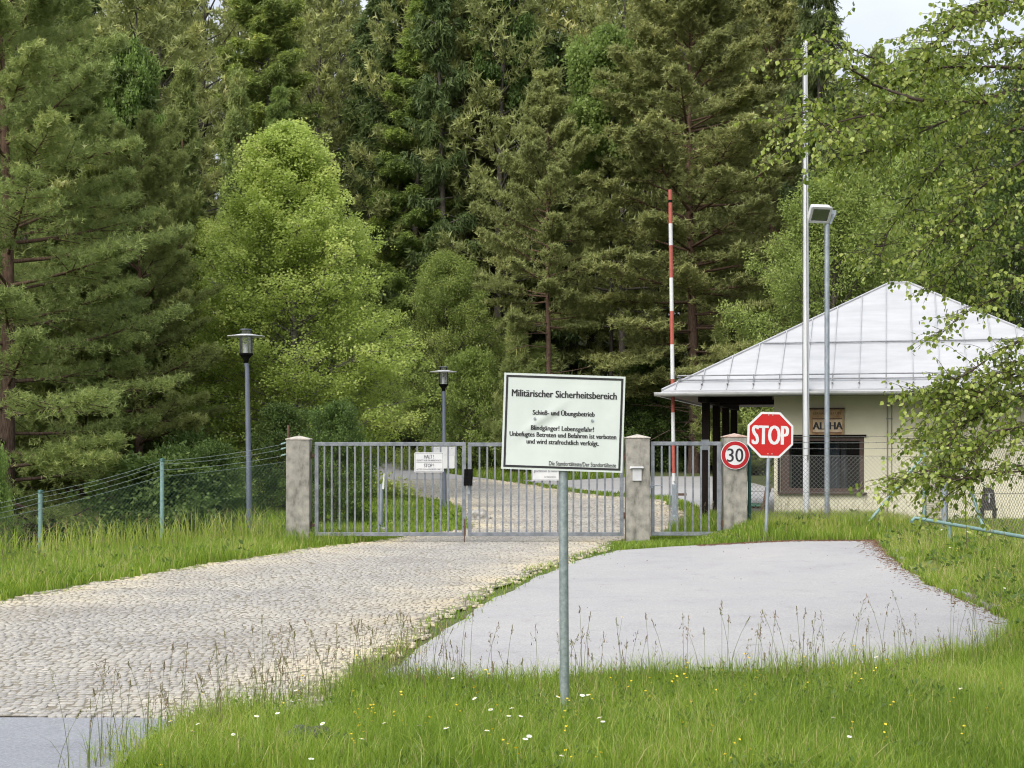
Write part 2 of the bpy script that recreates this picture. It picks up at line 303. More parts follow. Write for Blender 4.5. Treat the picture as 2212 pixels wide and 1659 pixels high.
G_ = [(0, (.10, .165, .022)), (.40, (.195, .30, .040)), (.7, (.30, .39, .06)), (.88, (.41, .43, .12)), (1, (.52, .46, .22))]
M['grass'] = leafmat('grass_blade', G_, .45, .5, 0, .3, 0)
M['dry_stalk'] = leafmat('seed_stalk', [(0, (.11, .15, .04)), (.35, (.17, .20, .07)), (.7, (.23, .20, .10)), (1, (.25, .17, .12))], .3, .6, 0, .2, 0)
M['pine'] = leafmat('pine_needles', [(0, (0.147, 0.188, 0.064)), (.6, (0.263, 0.319, 0.102)), (.9, (0.487, 0.503, 0.189)), (1, (0.680, 0.680, 0.379))], .32, .5)
M['pine_far'] = leafmat('olive_pine_needles', [(0, (0.150, 0.168, 0.060)), (.6, (0.263, 0.283, 0.101)), (.9, (0.435, 0.441, 0.164)), (1, (0.680, 0.634, 0.299))], .32, .5)
M['spruce'] = leafmat('spruce_needles', [(0, (0.125, 0.183, 0.050)), (.6, (0.246, 0.315, 0.076)), (.88, (0.423, 0.522, 0.109)), (1, (0.632, 0.627, 0.135))], .32, .5)
M['dark_spruce'] = leafmat('dark_spruce_needles', [(0, (0.058, 0.091, 0.032)), (.6, (0.125, 0.163, 0.054)), (1, (0.231, 0.264, 0.084))], .32, .55)
M['birch'] = leafmat('birch_leaves', [(0, (0.232, 0.296, 0.071)), (.5, (0.399, 0.486, 0.126)), (1, (0.667, 0.700, 0.237))], .42, .5)
M['willow'] = leafmat('willow_leaves', [(0, (0.155, 0.220, 0.053)), (.5, (0.277, 0.356, 0.094)), (1, (0.517, 0.569, 0.190))], .36, .5)
M['maple'] = leafmat('maple_leaves', [(0, (0.110, 0.169, 0.044)), (.5, (0.211, 0.291, 0.078)), (1, (0.330, 0.421, 0.133))], .45, .5)
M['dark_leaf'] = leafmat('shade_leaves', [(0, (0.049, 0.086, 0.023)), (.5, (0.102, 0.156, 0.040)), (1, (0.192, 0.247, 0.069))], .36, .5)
M['herb'] = leafmat('herb_leaves', [(0, (.07, .12, .025)), (.5, (.12, .19, .04)), (1, (.19, .26, .07))], .4, .5, 0, .3, 0)
M['near_birch'] = leafmat('near_birch_leaves', [(0, (.095, .145, .026)), (.35, (.20, .265, .046)), (.65, (.32, .385, .08)), (1, (.48, .52, .16))], .42, .4, 0, .45, 0)
M['bark'] = pmat('grey_bark', (.05, .042, .034), (.12, .105, .085), 9, .9, 0, .6, 30, stretch=(3, 3, .6))
M['birch_bark'] = pmat('birch_bark', (.05, .04, .034), (.30, .28, .25), 6, .8, 0, .3, 30, stretch=(1, 1, 4))
M['twig'] = pmat('twig_bark', (.035, .022, .016), (.075, .05, .036), 20, .8)
def pine_bark():
    m, t, o = nodes('pine_bark'); b = N(t, 'ShaderNodeBsdfPrincipled', Roughness=.9); b.inputs['Specular IOR Level'].default_value = .15
    tc = N(t, 'ShaderNodeTexCoord'); sp = N(t, 'ShaderNodeSeparateXYZ'); t.links.new(tc.outputs['Object'], sp.inputs[0])
    mr = N(t, 'ShaderNodeMapRange'); mr.inputs['From Min'].default_value = 2; mr.inputs['From Max'].default_value = 9; t.links.new(sp.outputs['Z'], mr.inputs['Value'])
    n = N(t, 'ShaderNodeTexNoise', Scale=9, Detail=6); mp = N(t, 'ShaderNodeMapping', Scale=(3, 3, .7)); t.links.new(tc.outputs['Object'], mp.inputs['Vector']); t.links.new(mp.outputs[0], n.inputs['Vector'])
    r1 = ramp(t, [(.35, (.05, .035, .028)), (.65, (.135, .095, .075))]); r2 = ramp(t, [(.35, (.085, .052, .036)), (.65, (.165, .108, .076))])
    t.links.new(n.outputs['Fac'], r1.inputs['Fac']); t.links.new(n.outputs['Fac'], r2.inputs['Fac'])
    mm = N(t, 'ShaderNodeMix', data_type='RGBA'); t.links.new(mr.outputs[0], mm.inputs['Factor']); t.links.new(r1.outputs[0], mm.inputs['A']); t.links.new(r2.outputs[0], mm.inputs['B'])
    t.links.new(mm.outputs['Result'], b.inputs['Base Color']); t.links.new(b.outputs[0], o.inputs[0]); return m
M['pine_bark'] = pine_bark()
def glass(name, tint, gloss=.12, ior=1.5):
    m, t, o = nodes(name); tr = N(t, 'ShaderNodeBsdfTransparent'); tr.inputs['Color'].default_value = (*tint, 1); gl = N(t, 'ShaderNodeBsdfGlossy', Roughness=.03)
    fr = N(t, 'ShaderNodeFresnel', IOR=ior); ad = N(t, 'ShaderNodeMath', operation='ADD'); ad.inputs[1].default_value = gloss; t.links.new(fr.outputs[0], ad.inputs[0]); ad.use_clamp = True
    mxs = N(t, 'ShaderNodeMixShader'); t.links.new(ad.outputs[0], mxs.inputs[0]); t.links.new(tr.outputs[0], mxs.inputs[1]); t.links.new(gl.outputs[0], mxs.inputs[2]); t.links.new(mxs.outputs[0], o.inputs[0]); return m
M['window_glass'] = glass('window_glass', (.80, .84, .84), .0, 1.28)
M['lamp_glass'] = glass('lamp_glass', (.90, .92, .90), .03)
# ---------------------------------------------------------------- terrain
rng = np.random.default_rng(11); random.seed(5)
def ss(x, a, b): t = np.clip((np.asarray(x, float)-a)/(b-a), 0, 1); return t*t*(3-2*t)
XL_Y = [0, 12, 20, 24, 27.6, 29, 30.6, 33, 45, 60, 100, 300]; XL_X = [-22, -16, -12.5, -10, -7.3, -6.3, -5.1, -5.5, -7.6, -15, -42, -120]
XR_Y = [8, 13, 17.2, 21.5, 24.8, 28.3, 29.5, 60]; XR_X = [5.8, 5.8, 5.95, 6.1, 6.45, 7.05, 7.6, 8.0]
def h(X, Y):
    X = np.asarray(X, float); Y = np.asarray(Y, float)
    z = np.interp(Y, [0, 11, 12, 14, 17, 20, 31, 62, 75], [-.29, -.29, -.27, -.20, -.12, -.07, 0, .62, .88])
    d = np.clip(np.interp(Y, XL_Y, XL_X)-X, 0, None); z = z-2.3*(1-np.exp(-(d**1.5)*.2))
    z = z+.15*ss(X, 2, 6)*ss(Y, 20, 28)
    bank = .23*ss(X-np.interp(Y, XR_Y, XR_X), 0, 1.5)*(1-.75*ss(Y, 29.2, 31.5))*(1-ss(Y, 32, 35))
    mound = .17*ss(Y, 28.75, 30)*ss(X, 3.4, 4.6)*(1-ss(Y, 32, 34))*(1-.8*ss(X, 7.8, 9))
    z = z+np.maximum(bank, mound)
    hill = np.clip(Y-74, 0, 160); z = z+(hill*.22)*(1-.75*ss(X, 8, 30))*ss(hill, 0, 14)
    return z
def hz(x, y): return float(h(x, y))

gx = np.unique(np.round(np.concatenate([-np.geomspace(17, 700, 26)[::-1], np.arange(-16.5, 16.6, .4), np.geomspace(17, 700, 26)]), 3))
gy = np.unique(np.round(np.concatenate([np.linspace(-60, 0, 8), np.arange(.4, 42, .4), np.arange(42, 110, 1.2), np.geomspace(111, 1200, 22)]), 3))
GX, GY = np.meshgrid(gx, gy); GZ = h(GX, GY)-.02
def grid_faces(ny, nx):
    i = np.arange(ny*nx).reshape(ny, nx); return np.stack([i[:-1, :-1], i[:-1, 1:], i[1:, 1:], i[1:, :-1]], -1).reshape(-1, 4)
ground = link('ground', np_mesh('ground', np.stack([GX, GY, GZ], -1).reshape(-1, 3), grid_faces(*GX.shape), smooth=True, quad=True), M['soil'])
tag(ground, kind='structure')

def strip(name, ys, lf, rf, dz, mat, nx=16):
    ys = np.asarray(ys, float); t = np.linspace(0, 1, nx)
    X = lf(ys)[:, None]*(1-t)+rf(ys)[:, None]*t; Y = np.repeat(ys[:, None], nx, 1); Z = h(X, Y)+dz
    return tag(link(name, np_mesh(name, np.stack([X, Y, Z], -1).reshape(-1, 3), grid_faces(*X.shape), smooth=True, quad=True), mat), kind='structure')
# cobbled drive: left and right edge
CL_Y = [11.2, 12.1, 16, 19.5, 20.7, 23, 25.8, 29.1, 31.5, 34.4, 41.8, 46.4, 50, 62]; CL_X = [-10.4, -9.9, -7.9, -6.75, -6.4, -5.8, -4.9, -3.7, -2.5, -.95, -1.4, -2.25, -3.7, -5.4]
CR_Y = [11.2, 13.0, 13.9, 15.6, 17.8, 21.4, 25.1, 28.3, 30.4, 32, 35, 38, 45.4, 47, 51.2, 56.8, 62]; CR_X = [-1.6, -1.55, -1.5, -1.15, -.82, -.12, .72, 1.75, 2.1, 3.3, 4.1, 4.5, 4.4, 3.5, 2.06, .7, -.85]
def wob(y, k, a): return a*(np.sin(y*1.7*k)+.6*np.sin(y*3.9*k+1.3)+.4*np.sin(y*9.1*k+.4))
cl = lambda y: np.interp(y, CL_Y, CL_X)+wob(y, 1, .06)
cr = lambda y: np.interp(y, CR_Y, CR_X)+wob(y, 1.2, .05)
strip('cobbled_road', np.linspace(12.1, 62, 180), cl, cr, .0135, M['sand'])
def stones(y0, y1, step, off):
    V = []; T = []; tone = []; edge = []
    for i, y in enumerate(np.arange(y0, y1, step)):
        a, b = float(cl(y)), float(cr(y)); sx = step*.78
        xs = np.arange(a-.1, b+.1, sx)+rng.uniform(-.5, .5)*sx; n = len(xs)
        if n < 2: continue
        xs = xs+rng.normal(0, sx*.09, n); ed = np.minimum(xs-a, b-xs)
        keep = rng.random(n) < np.clip(.35+ed*2.2, 0, .997); xs, ed = xs[keep], ed[keep]; n = len(xs)
        yy = y+rng.normal(0, step*.07, n)+.045*np.sin(xs*2.1+y*.35)+.03*np.sin(xs*5.3+y)
        wx = sx*rng.uniform(.42, .50, n); wy = step*rng.uniform(.40, .49, n); z0 = h(xs, yy); tp = z0+.018+rng.normal(0, .0022, n)
        tl = rng.normal(0, .0022, (n, 4)); ins = rng.uniform(.80, .96, (n, 4, 1))
        c4 = np.array([[-1, -1], [1, -1], [1, 1], [-1, 1]]); jt = 1+rng.uniform(-.22, .1, (n, 4, 2))
        base = np.stack([xs[:, None]+c4[:, 0]*wx[:, None]*jt[:, :, 0], yy[:, None]+c4[:, 1]*wy[:, None]*jt[:, :, 1], np.repeat((z0-.012)[:, None], 4, 1)], -1)
        mid = base.copy(); mid[:, :, 2] = tp[:, None]-.0035+tl
        c = base.mean(1, keepdims=True); top = c+(base-c)*ins; top[:, :, 2] = tp[:, None]+tl
        b0 = len(V)*0+sum(len(q) for q in V); V.append(np.concatenate([base, mid, top], 1).reshape(-1, 3))
        s = (b0+np.arange(n)*12)[:, None]
        for lo in (0, 4):
            for k in range(4): T.append(s+np.array([[lo+k, lo+(k+1) % 4, lo+4+(k+1) % 4, lo+4+k]]))
        T.append(s+np.array([[8, 9, 10, 11]]))
        tone.append(np.repeat(np.clip(rng.normal(.5, .2, n), 0, 1), 12)); edge.append(np.repeat(np.exp(-np.clip(ed, 0, 9)/.75)*1.15, 12))
    me = np_mesh('cobblestones', np.concatenate(V), np.concatenate(T), np.concatenate(tone), quad=True)
    a = me.attributes.new('edge', 'FLOAT', 'POINT'); a.data.foreach_set('value', np.concatenate(edge).astype(np.float32))
    tag(link('cobblestones', me, M['cobble']), kind='structure')
stones(12.14, 34, .10, 0); stones(34, 61.8, .14, 1)
# asphalt: parking bay in front of the gate, yard behind it, the road we stand by and the lane beyond
PL_Y = [13.3, 13.9, 15.6, 17.8, 21.4, 25.1, 28.3, 28.85]; PL_X = [-1.3, -1.27, -.93, -.60, .10, .92, 2.0, 3.1]
PN = [(-1.3, 13.3), (-.24, 13.45), (.84, 13.6), (2.2, 13.9), (3.63, 14.35), (5.06, 15.5), (5.9, 17.2)]
pl = lambda y: np.interp(y, PL_Y, PL_X)+wob(y, 1.1, .03)
pr = lambda y: np.minimum(np.interp(y, [13.3, 13.45, 13.6, 13.9, 14.35, 15.5, 17.2, 40], [-1.2, -.1, .95, 2.3, 3.7, 5.1, 5.9, 5.9]), 90)*(y < 17.2)+(np.interp(y, XR_Y, XR_X)-.05+wob(y, 2, .035))*(y >= 17.2)
strip('parking_bay', np.linspace(13.3, 28.85, 110), pl, pr, .006, M['asphalt'], 24)
strip('yard', np.linspace(33.6, 61.5, 50), lambda y: np.interp(y, [33, 39.6, 45.4, 49, 53, 59, 61.5], [5.0, 5.1, 5.0, 3.85, 2.5, .9, .3])+wob(y, 1, .04),
      lambda y: np.interp(y, [33, 34.6, 36, 45, 49, 62], [5.6, 6.2, 20, 20, 9, 9]), .004, M['asphalt'], 20)
strip('lane', np.linspace(61.5, 110, 30), lambda y: np.interp(y, [61, 68, 77.5, 87, 110], [-5.5, -7, -9.5, -13, -24]), lambda y: np.interp(y, [61, 62, 68, 77.5, 87, 110], [-.5, -.8, -2.7, -5.2, -8.6, -19]), .006, M['asphalt'], 10)
strip('main_road', np.linspace(-6, 12.14, 30), lambda y: -60+y*0, lambda y: np.interp(y, [-6, 10.3, 11.7, 12.14], [-2.7, -2.7, -2.62, -2.4])+wob(y, 1, .03), .004, M['road_asphalt'], 30)
# sunken kerb stones along the right rim of the bay
kb = MB()
for y in np.arange(18.4, 28.6, .52):
    if random.random() < .45: continue
    x = float(np.interp(y+.25, XR_Y, XR_X)); x2 = float(np.interp(y+.5, XR_Y, XR_X)); x1 = float(np.interp(y, XR_Y, XR_X))
    kb.box((x+.06+random.uniform(-.02, .02), y+.25, hz(x, y+.25)-.018+random.uniform(-.015, .015)), (.10, .49, .16), Matrix.Rotation(-math.atan2(x2-x1, .5)+random.uniform(-.03, .03), 3, 'Z'), 0, .018)
tag(kb.build('kerb', M['concrete']), kind='structure')

# ---------------------------------------------------------------- gate, posts, signs
GY0 = 30.4
def pyramid_post(name, label, x0, x1, ytop, capmat, z_sh=0.0):
    X0, X1 = px_x(x0, GY0), px_x(x1, GY0); w_ = X1-X0; xc = (X0+X1)/2; zt = px_z(ytop, GY0); g = hz(xc, GY0)-.3
    t = thing(name, label, 'gate post', (xc, GY0, hz(xc, GY0)), group='concrete posts of the gateway')
    b = MB((xc, GY0, hz(xc, GY0))); b.box((xc, GY0+.0, (g+zt)/2), (w_, .42, zt-g), None, 0, .022); b.build('shaft', M['concrete'], t)
    c = MB((xc, GY0, hz(xc, GY0))); e = .012; z = zt+.002
    vs = [(xc-w_/2-e, GY0-.21-e, z), (xc+w_/2+e, GY0-.21-e, z), (xc+w_/2+e, GY0+.21+e, z), (xc-w_/2-e, GY0+.21+e, z)]
    vs += [(v[0], v[1], z+.02) for v in vs]+[(xc, GY0, z+.085)]
    c.add(vs, [(3, 2, 1, 0), (0, 1, 5, 4), (1, 2, 6, 5), (2, 3, 7, 6), (3, 0, 4, 7), (4, 5, 8), (5, 6, 8), (6, 7, 8), (7, 4, 8)]); c.build('cap', capmat, t)
    return t
pyramid_post('concrete_post', 'grey concrete gate post at the left end of the wide gate', 621, 671.5, 950, M['cap'])
pyramid_post('concrete_post', 'concrete gate post between the wide and narrow gates, with a small metal box', 1351, 1402, 947, M['cap'])
pyramid_post('concrete_post', 'concrete gate post behind the round 30 sign, with a reddish cap', 1561, 1611, 945, M['tile_cap'])

def leaf(name, label, cat, x0, x1, bars, group=None, ytop=955, ybot=1158, extra=None):
    D = GY0-.06; X0, X1 = px_x(x0, D), px_x(x1, D); zt, zb = px_z(ytop, D), px_z(ybot, D); fw = .078
    t = thing(name, label, cat, ((X0+X1)/2, D, zb), group=group); o = t.location
    f = MB(o); bv = .006
    f.box(((X0+X1)/2, D, zt-fw/2), (X1-X0, .06, fw), None, 0, bv); f.box(((X0+X1)/2, D, zb+fw/2), (X1-X0, .06, fw), None, 0, bv)
    for x in (X0+fw/2, X1-fw/2): f.box((x, D, (zt+zb)/2), (fw, .058, zt-zb-2*fw-.001), None, 0, bv)
    f.build('frame', M['gate'], t)
    first = None
    for bx in bars:
        x = px_x(bx, D)
        if first is None:
            first = MB().box((0, 0, 0), (.036, .036, zt-zb-2*fw-.002), None, 0, .004).build('bar', M['gate'], t); c = first
        else: c = first.copy(); COL.objects.link(c)
        c.parent = t; c.location = (x-o.x, random.uniform(-.003, .003), (zt-zb)/2)
        c.rotation_euler = (0, random.gauss(0, .0016), 0)
    return t, D, X0, X1, zb, zt
z1 = lambda q: (1100+q*.36166)/1.82278; z2 = lambda q: (1800+q*.36166)/1.82278
lb = [z1(q) for q in (490, 571, 656, 741, 824, 909, 994, 1078, 1163, 1247, 1331, 1415, 1500, 1585, 1669, 1755, 1838, 1923)]
rb = [z2(q) for q in (243, 328, 412, 498, 585, 670, 755, 841, 926, 1011, 1095, 1181, 1266, 1350, 1436, 1525, 1609, 1692)]
tl_, D_, X0, X1, zb, zt = leaf('gate_leaf', 'left leaf of the wide grey barred gate, with the HALT notice on it', 'gate', 680, 1006.5, lb, 'leaves of the wide gate')
o = tl_.location
for z in (zt-.28, zb+.22):
    b = MB(o); b.box((X0-.045, D_+.01, z), (.09, .035, .06), None, 0, .005); b.tube([(X0-.075, D_+.01, z-.06), (X0-.075, D_+.01, z+.08)], .018, 8); b.build('hinge', M['rust'], tl_)
b = MB(o); b.tube([(X1-.03, D_-.045, zb-.19), (X1-.03, D_-.045, zb+.35)], .011, 8); b.box((X1-.03, D_-.038, zb+.2), (.05, .03, .03)); b.build('drop_bolt', M['rust'], tl_)
tr_, D_, X0, X1, zb, zt = leaf('gate_leaf', 'right leaf of the wide grey barred gate, with lock and handle', 'gate', 1010.5, 1347, rb, 'leaves of the wide gate', 956, 1158)
o = tr_.location
b = MB(o); b.box((X0+.02, D_-.036, zt-.86-.02), (.048, .012, .36), None, 0, .003); b.box((X0+.02, D_-.046, zt-.86-.1), (.02, .012, .05), None, 0, .004); b.build('lock_plate', M['galv'], tr_)
b = MB(o); hzv = px_z(1017.5+23, D_)-.0; b.tube([(X0+.02, D_-.035, px_z(1055-0, D_)+.13), (X0+.02, D_-.085, px_z(1055, D_)+.13), (X0+.15, D_-.085, px_z(1055, D_)+.13)], .010, 8); b.build('handle', M['gutter'], tr_)
for z in (zt-.3, zb+.42): b = MB(o); b.box((X1+.03, D_+.01, z), (.06, .035, .13), None, 0, .005); b.build('hinge', M['rust'], tr_)
b = MB(o); b.tube([(X1+.035, D_, zb-.32), (X1+.035, D_, zb+.03)], .014, 8); b.build('pivot', M['rust'], tr_)
# black bag tied round the lock
t = thing('lock_cover', 'black plastic cover tied over the lock between the two gate leaves', 'cover', (px_x(1012, D_), D_-.06, px_z(1048, D_)))
b = MB(); 
bm = bmesh.new(); bmesh.ops.create_cube(bm, size=1)
bmesh.ops.subdivide_edges(bm, edges=bm.edges[:], cuts=4, use_grid_fill=True)
for v in bm.verts:
    v.co = Vector((v.co.x*.17+.012*v.co.z, v.co.y*.10, v.co.z*.33+.16)); v.co += Vector((random.gauss(0, .004), random.gauss(0, .006), random.gauss(0, .004)))
me = bpy.data.meshes.new('bag'); bm.to_mesh(me); bm.free(); link('bag', me, M['black'], t)
# narrow gate
z3 = lambda q: (2500+q*.39181)/1.82278
pg, D_, X0, X1, zb, zt = leaf('pedestrian_gate', 'narrow grey barred gate between two concrete posts', 'gate', 1405.5, 1557, [z3(q) for q in (269, 349, 427, 506, 584, 664, 744)], None, 954, 1157)
o = pg.location
b = MB(o); b.box((X0-.005, D_-.04, px_z(1052, D_)), (.09, .02, .05), None, 0, .004); b.tube([(X0-.01, D_-.055, px_z(1048.5, D_)), (X0+.24, D_-.055, px_z(1048.5, D_))], .009, 8); b.build('handle', M['galv'], pg)
b = MB(o); b.box((X0+.039, D_-.036, px_z(1062, D_)), (.05, .012, .2), None, 0, .003); b.build('lock_plate', M['gate'], pg)
for z in (zt-.25, zb+.25): b = MB(o); b.box((X1+.03, D_+.01, z), (.06, .04, .14), None, 0, .005); b.build('hinge', M['rust'], pg)

def rrect(w_, h_, r, n=5):
    pts = []
    for cx, cz, a0 in ((w_/2-r, h_/2-r, 0), (-w_/2+r, h_/2-r, 90), (-w_/2+r, -h_/2+r, 180), (w_/2-r, -h_/2+r, 270)):
        for k in range(n+1): a = R(a0+90*k/n); pts.append((cx+r*math.cos(a), cz+r*math.sin(a)))
    return pts
def ring(b, outer, inner, y0, y1, mi=0):
    n = len(outer); vs = [(x, y0, z) for x, z in outer]+[(x, y0, z) for x, z in inner]+[(x, y1, z) for x, z in outer]+[(x, y1, z) for x, z in inner]
    fs = []
    for i in range(n):
        j = (i+1) % n; fs += [(i, j, n+j, n+i), (2*n+j, 2*n+i, 3*n+i, 3*n+j), (j, i, 2*n+i, 2*n+j), (n+i, n+j, 3*n+j, 3*n+i)]
    b.add(vs, fs, mi)
def letter(parent, body, x, z, width, cap, mat, y=-.004, bold=.02, rot=0.0):
    o_ = link('lettering', text_mesh(body, width, cap, bold), mat, parent, (x, y, z)); o_.rotation_euler = (0, rot, 0); return o_

# HALT notice on the gate
D = GY0-.115; c = at(926.7, 998.8, D); s_ = D/F
t = thing('notice_sign', 'white notice reading HALT and STOP on the left gate leaf', 'sign', c)
W_, Hh = 63.5*s_, 43.5*s_
MB().prism(rrect(W_, Hh, .035), 0, .012).build('plate', M['white_paint'], t)
b = MB(); ring(b, rrect(W_-.028, Hh-.028, .028), rrect(W_-.042, Hh-.042, .022), -.0025, -.0005); b.box((0, -.0015, .0), (W_*.86, .002, .006)); b.build('border', M['grey_ink'], t)
letter(t, 'HALT !', 0, .118, .20, .068, M['grey_ink'], bold=.025); letter(t, 'STOP !', 0, -.062, .205, .068, M['grey_ink'], bold=.025)
letter(t, 'ZUTRITT NUR FÜR BERECHTIGTE', 0, .04, .51, .029, M['grey_ink'], bold=.012); letter(t, 'ACCESS FOR AUTHORIZED ONLY', 0, -.142, .51, .029, M['grey_ink'], bold=.012)
# second notice on the right leaf, mostly behind the big sign
D = GY0-.115; x0, x1, y0, y1 = 1148.5, 1224, 986, 1038; c = at((x0+x1)/2, (y0+y1)/2, D); s_ = D/F; W_, Hh = (x1-x0)*s_, (y1-y0)*s_
t = thing('notice_sign', 'white notice on the right gate leaf ending in geschlossen zu halten', 'sign', c)
MB().prism(rrect(W_, Hh, .006, 2), 0, .010).build('plate', M['white_paint'], t)
b = MB(); ring(b, rrect(W_-.024, Hh-.024, .004, 2), rrect(W_-.034, Hh-.034, .003, 2), -.0025, -.0005); b.build('border', M['grey_ink'], t)
letter(t, 'geschlossen zu halten!', -.06, -.047, .51, .052, M['grey_ink'], bold=.012); letter(t, 'Der Standortälteste', .02, -.17, .24, .026, M['grey_ink'], bold=.005)

# metal box on the middle post
D = GY0-.21; t = thing('call_box', 'small pale metal box with a rain ledge on the middle concrete post', 'box', at(1376, 1038.5, D))
b = MB(); b.box((0, -.02, .12), (.185, .035, .24), None, 0, .006); b.build('box_body', M['gutter'], t)
b = MB(); b.box((-.008, -.05, .275), (.275, .10, .014), Matrix.Rotation(R(12), 3, 'X'), 0, .003); b.box((-.008, -.012, .262), (.275, .02, .05), None, 0, .003); b.build('rain_ledge', M['white_paint'], t)

# speed limit sign on the right post
D = GY0-.25; c = at(1588.2, 983, D); s_ = D/F; rad = 31*s_
t = thing('speed_limit_sign', 'round red and white speed limit sign reading 30 on the right concrete post', 'sign', c)
circ = lambda r, n=40: [(r*math.cos(2*math.pi*k/n), r*math.sin(2*math.pi*k/n)) for k in range(n)]
MB().prism(circ(rad), 0, .012).build('plate', M['white_paint'], t)
b = MB(); ring(b, circ(rad*.955), circ(rad*.70), -.003, -.0005); b.build('ring', M['dark_red'], t)
letter(t, '30', 0, 0, rad*1.10, rad*.83, M['ink'], bold=.012)
for z in (.12, -.12): b = MB(); b.box((0, .026, z), (.5, .028, .03)); b.build('bracket', M['galv'], t)

# stop sign on its leaning pole
D = 29.3; s_ = D/F; c = at(1664, 939.5, D); pb = Vector((px_x(1654, D), D, hz(px_x(1654, D), D)-.2))
t = thing('stop_sign', 'red octagonal STOP sign on a leaning steel pole in the grass', 'sign', (pb.x, pb.y, hz(pb.x, pb.y)))
o = t.location; a8 = 49.5*s_
oct_ = lambda r: [(r/math.cos(R(22.5))*math.cos(R(22.5+45*k)), r/math.cos(R(22.5))*math.sin(R(22.5+45*k))) for k in range(8)]
rot = R(1.2); pp = MB().prism(oct_(a8), 0, .014).build('plate', M['white_paint'], t, c-o); pp.rotation_euler = (0, rot, 0)
MB().prism(oct_(a8*.905), -.004, -.0008).build('red_face', M['red'], pp)
letter(pp, 'STOP', 0, .0, 1.56*a8, .735*a8, M['white_paint'], -.0065, bold=.03)
for z in (.395, -.375):
    for x in (-.04, .04): b = MB(); b.tube([(x, -.004, z), (x, -.010, z)], .011, 8); b.build('rivet', M['gutter'], pp)
b = MB(o); b.tube([pb, c+Vector((-.03, .035, -.42)), c+Vector((.03, .035, .40))], .036, 12); b.build('pole', M['galv'], t)

# ---------------------------------------------------------------- the big sign in front
D = 12.15; px = F/D
def dent(x, z):       # the panel is creased from a knock
    u = (x+.13)*.60+(z-.055)*-.80; along = (x+.13)*.80+(z-.055)*.60
    return (-.006*np.exp(-(u/.032)**2)+.006*np.exp(-((u-.055)/.05)**2))*np.exp(-((along+.05)/.20)**2)+.003*np.exp(-((x-.02)**2+(z-.31)**2)/.012)
bx, by = px_x(1220, D), D; g = hz(bx, by)
t = thing('warning_sign', 'large white sign headed Militärischer Sicherheitsbereich on a steel post in the foreground grass', 'sign', (bx, by, g))
o = t.location
pc = at(1216.5, 913.3, D)-Vector((0, .045, 0))
W_, Hh = .992, .787; nx_, nz_ = 60, 48
gx_, gz_ = np.meshgrid(np.linspace(-W_/2, W_/2, nx_), np.linspace(-Hh/2, Hh/2, nz_)); dy = dent(gx_, gz_)
Vf = np.stack([gx_, dy, gz_], -1).reshape(-1, 3); Vb = Vf+[0, .004, 0]; ff = grid_faces(nz_, nx_)
pm = np_mesh('panel', np.concatenate([Vf, Vb]), np.concatenate([ff, ff[:, ::-1]+len(Vf)]), smooth=True, quad=True)
panel = link('panel', pm, M['panel'], t, pc-o); panel.rotation_euler = (0, R(1.95), 0)
def bendy(ob_):      # print follows the dented sheet
    me = ob_.data; n = len(me.vertices); co = np.empty(n*3, dtype=np.float32); me.vertices.foreach_get('co', co); co = co.reshape(-1, 3)
    co[:, 1] += dent(co[:, 0]+ob_.location.x, co[:, 2]+ob_.location.z); me.vertices.foreach_set('co', co.ravel()); me.update(); return ob_
b = MB(); i0, i1 = .017, .034
def subdiv(p, q, n): return [(p[0]+(q[0]-p[0])*k/n, p[1]+(q[1]-p[1])*k/n) for k in range(n)]
def loop_(i): a, c_ = W_/2-i, Hh/2-i; P = [(-a, -c_), (a, -c_), (a, c_), (-a, c_)]; return sum([subdiv(P[k], P[(k+1) % 4], 24) for k in range(4)], [])
ring(b, loop_(i0), loop_(i1), -.0030, -.0006); bendy(b.build('border', M['ink'], panel))
fz = lambda f: Hh/2-f*Hh
for body, x, f, wd, cap, bold in (('Militärischer Sicherheitsbereich', .0, .205, .856, .050, .030), ('Schieß- und Übungsbetrieb', .0, .402, .505, .034, .035),
        ('Blindgänger! Lebensgefahr!', -.006, .560, .513, .034, .030), ('Unbefugtes Betreten und Befahren ist verboten', .0, .630, .872, .034, .030),
        ('und wird strafrechtlich verfolgt.', .0, .703, .590, .034, .030), ('Die Standortälteste/Der Standortälteste', .168, .925, .548, .031, .010)):
    bendy(letter(panel, body, x, fz(f), wd, cap, M['ink'], -.0040, bold))
for x in (-.235, .235): b = MB(); b.tube([(x, -.001, fz(.468)), (x, -.010, fz(.468))], .011, 10); b.build('bolt', M['galv'], panel)
for z in (-.03, .25, -.3): b = MB(); b.box((0, .02, z), (.62, .018, .035)); b.build('rail', M['galv'], panel)
b = MB(o); b.tube([(bx, by, g-.4), (px_x(1216, D), by+.02, pc.z+.36)], .038, 20); b.lathe((px_x(1216, D), by+.02, pc.z+.36), [(.04, 0), (.036, .015), (0, .02)], 16); b.build('post', M['sign_post'], t)

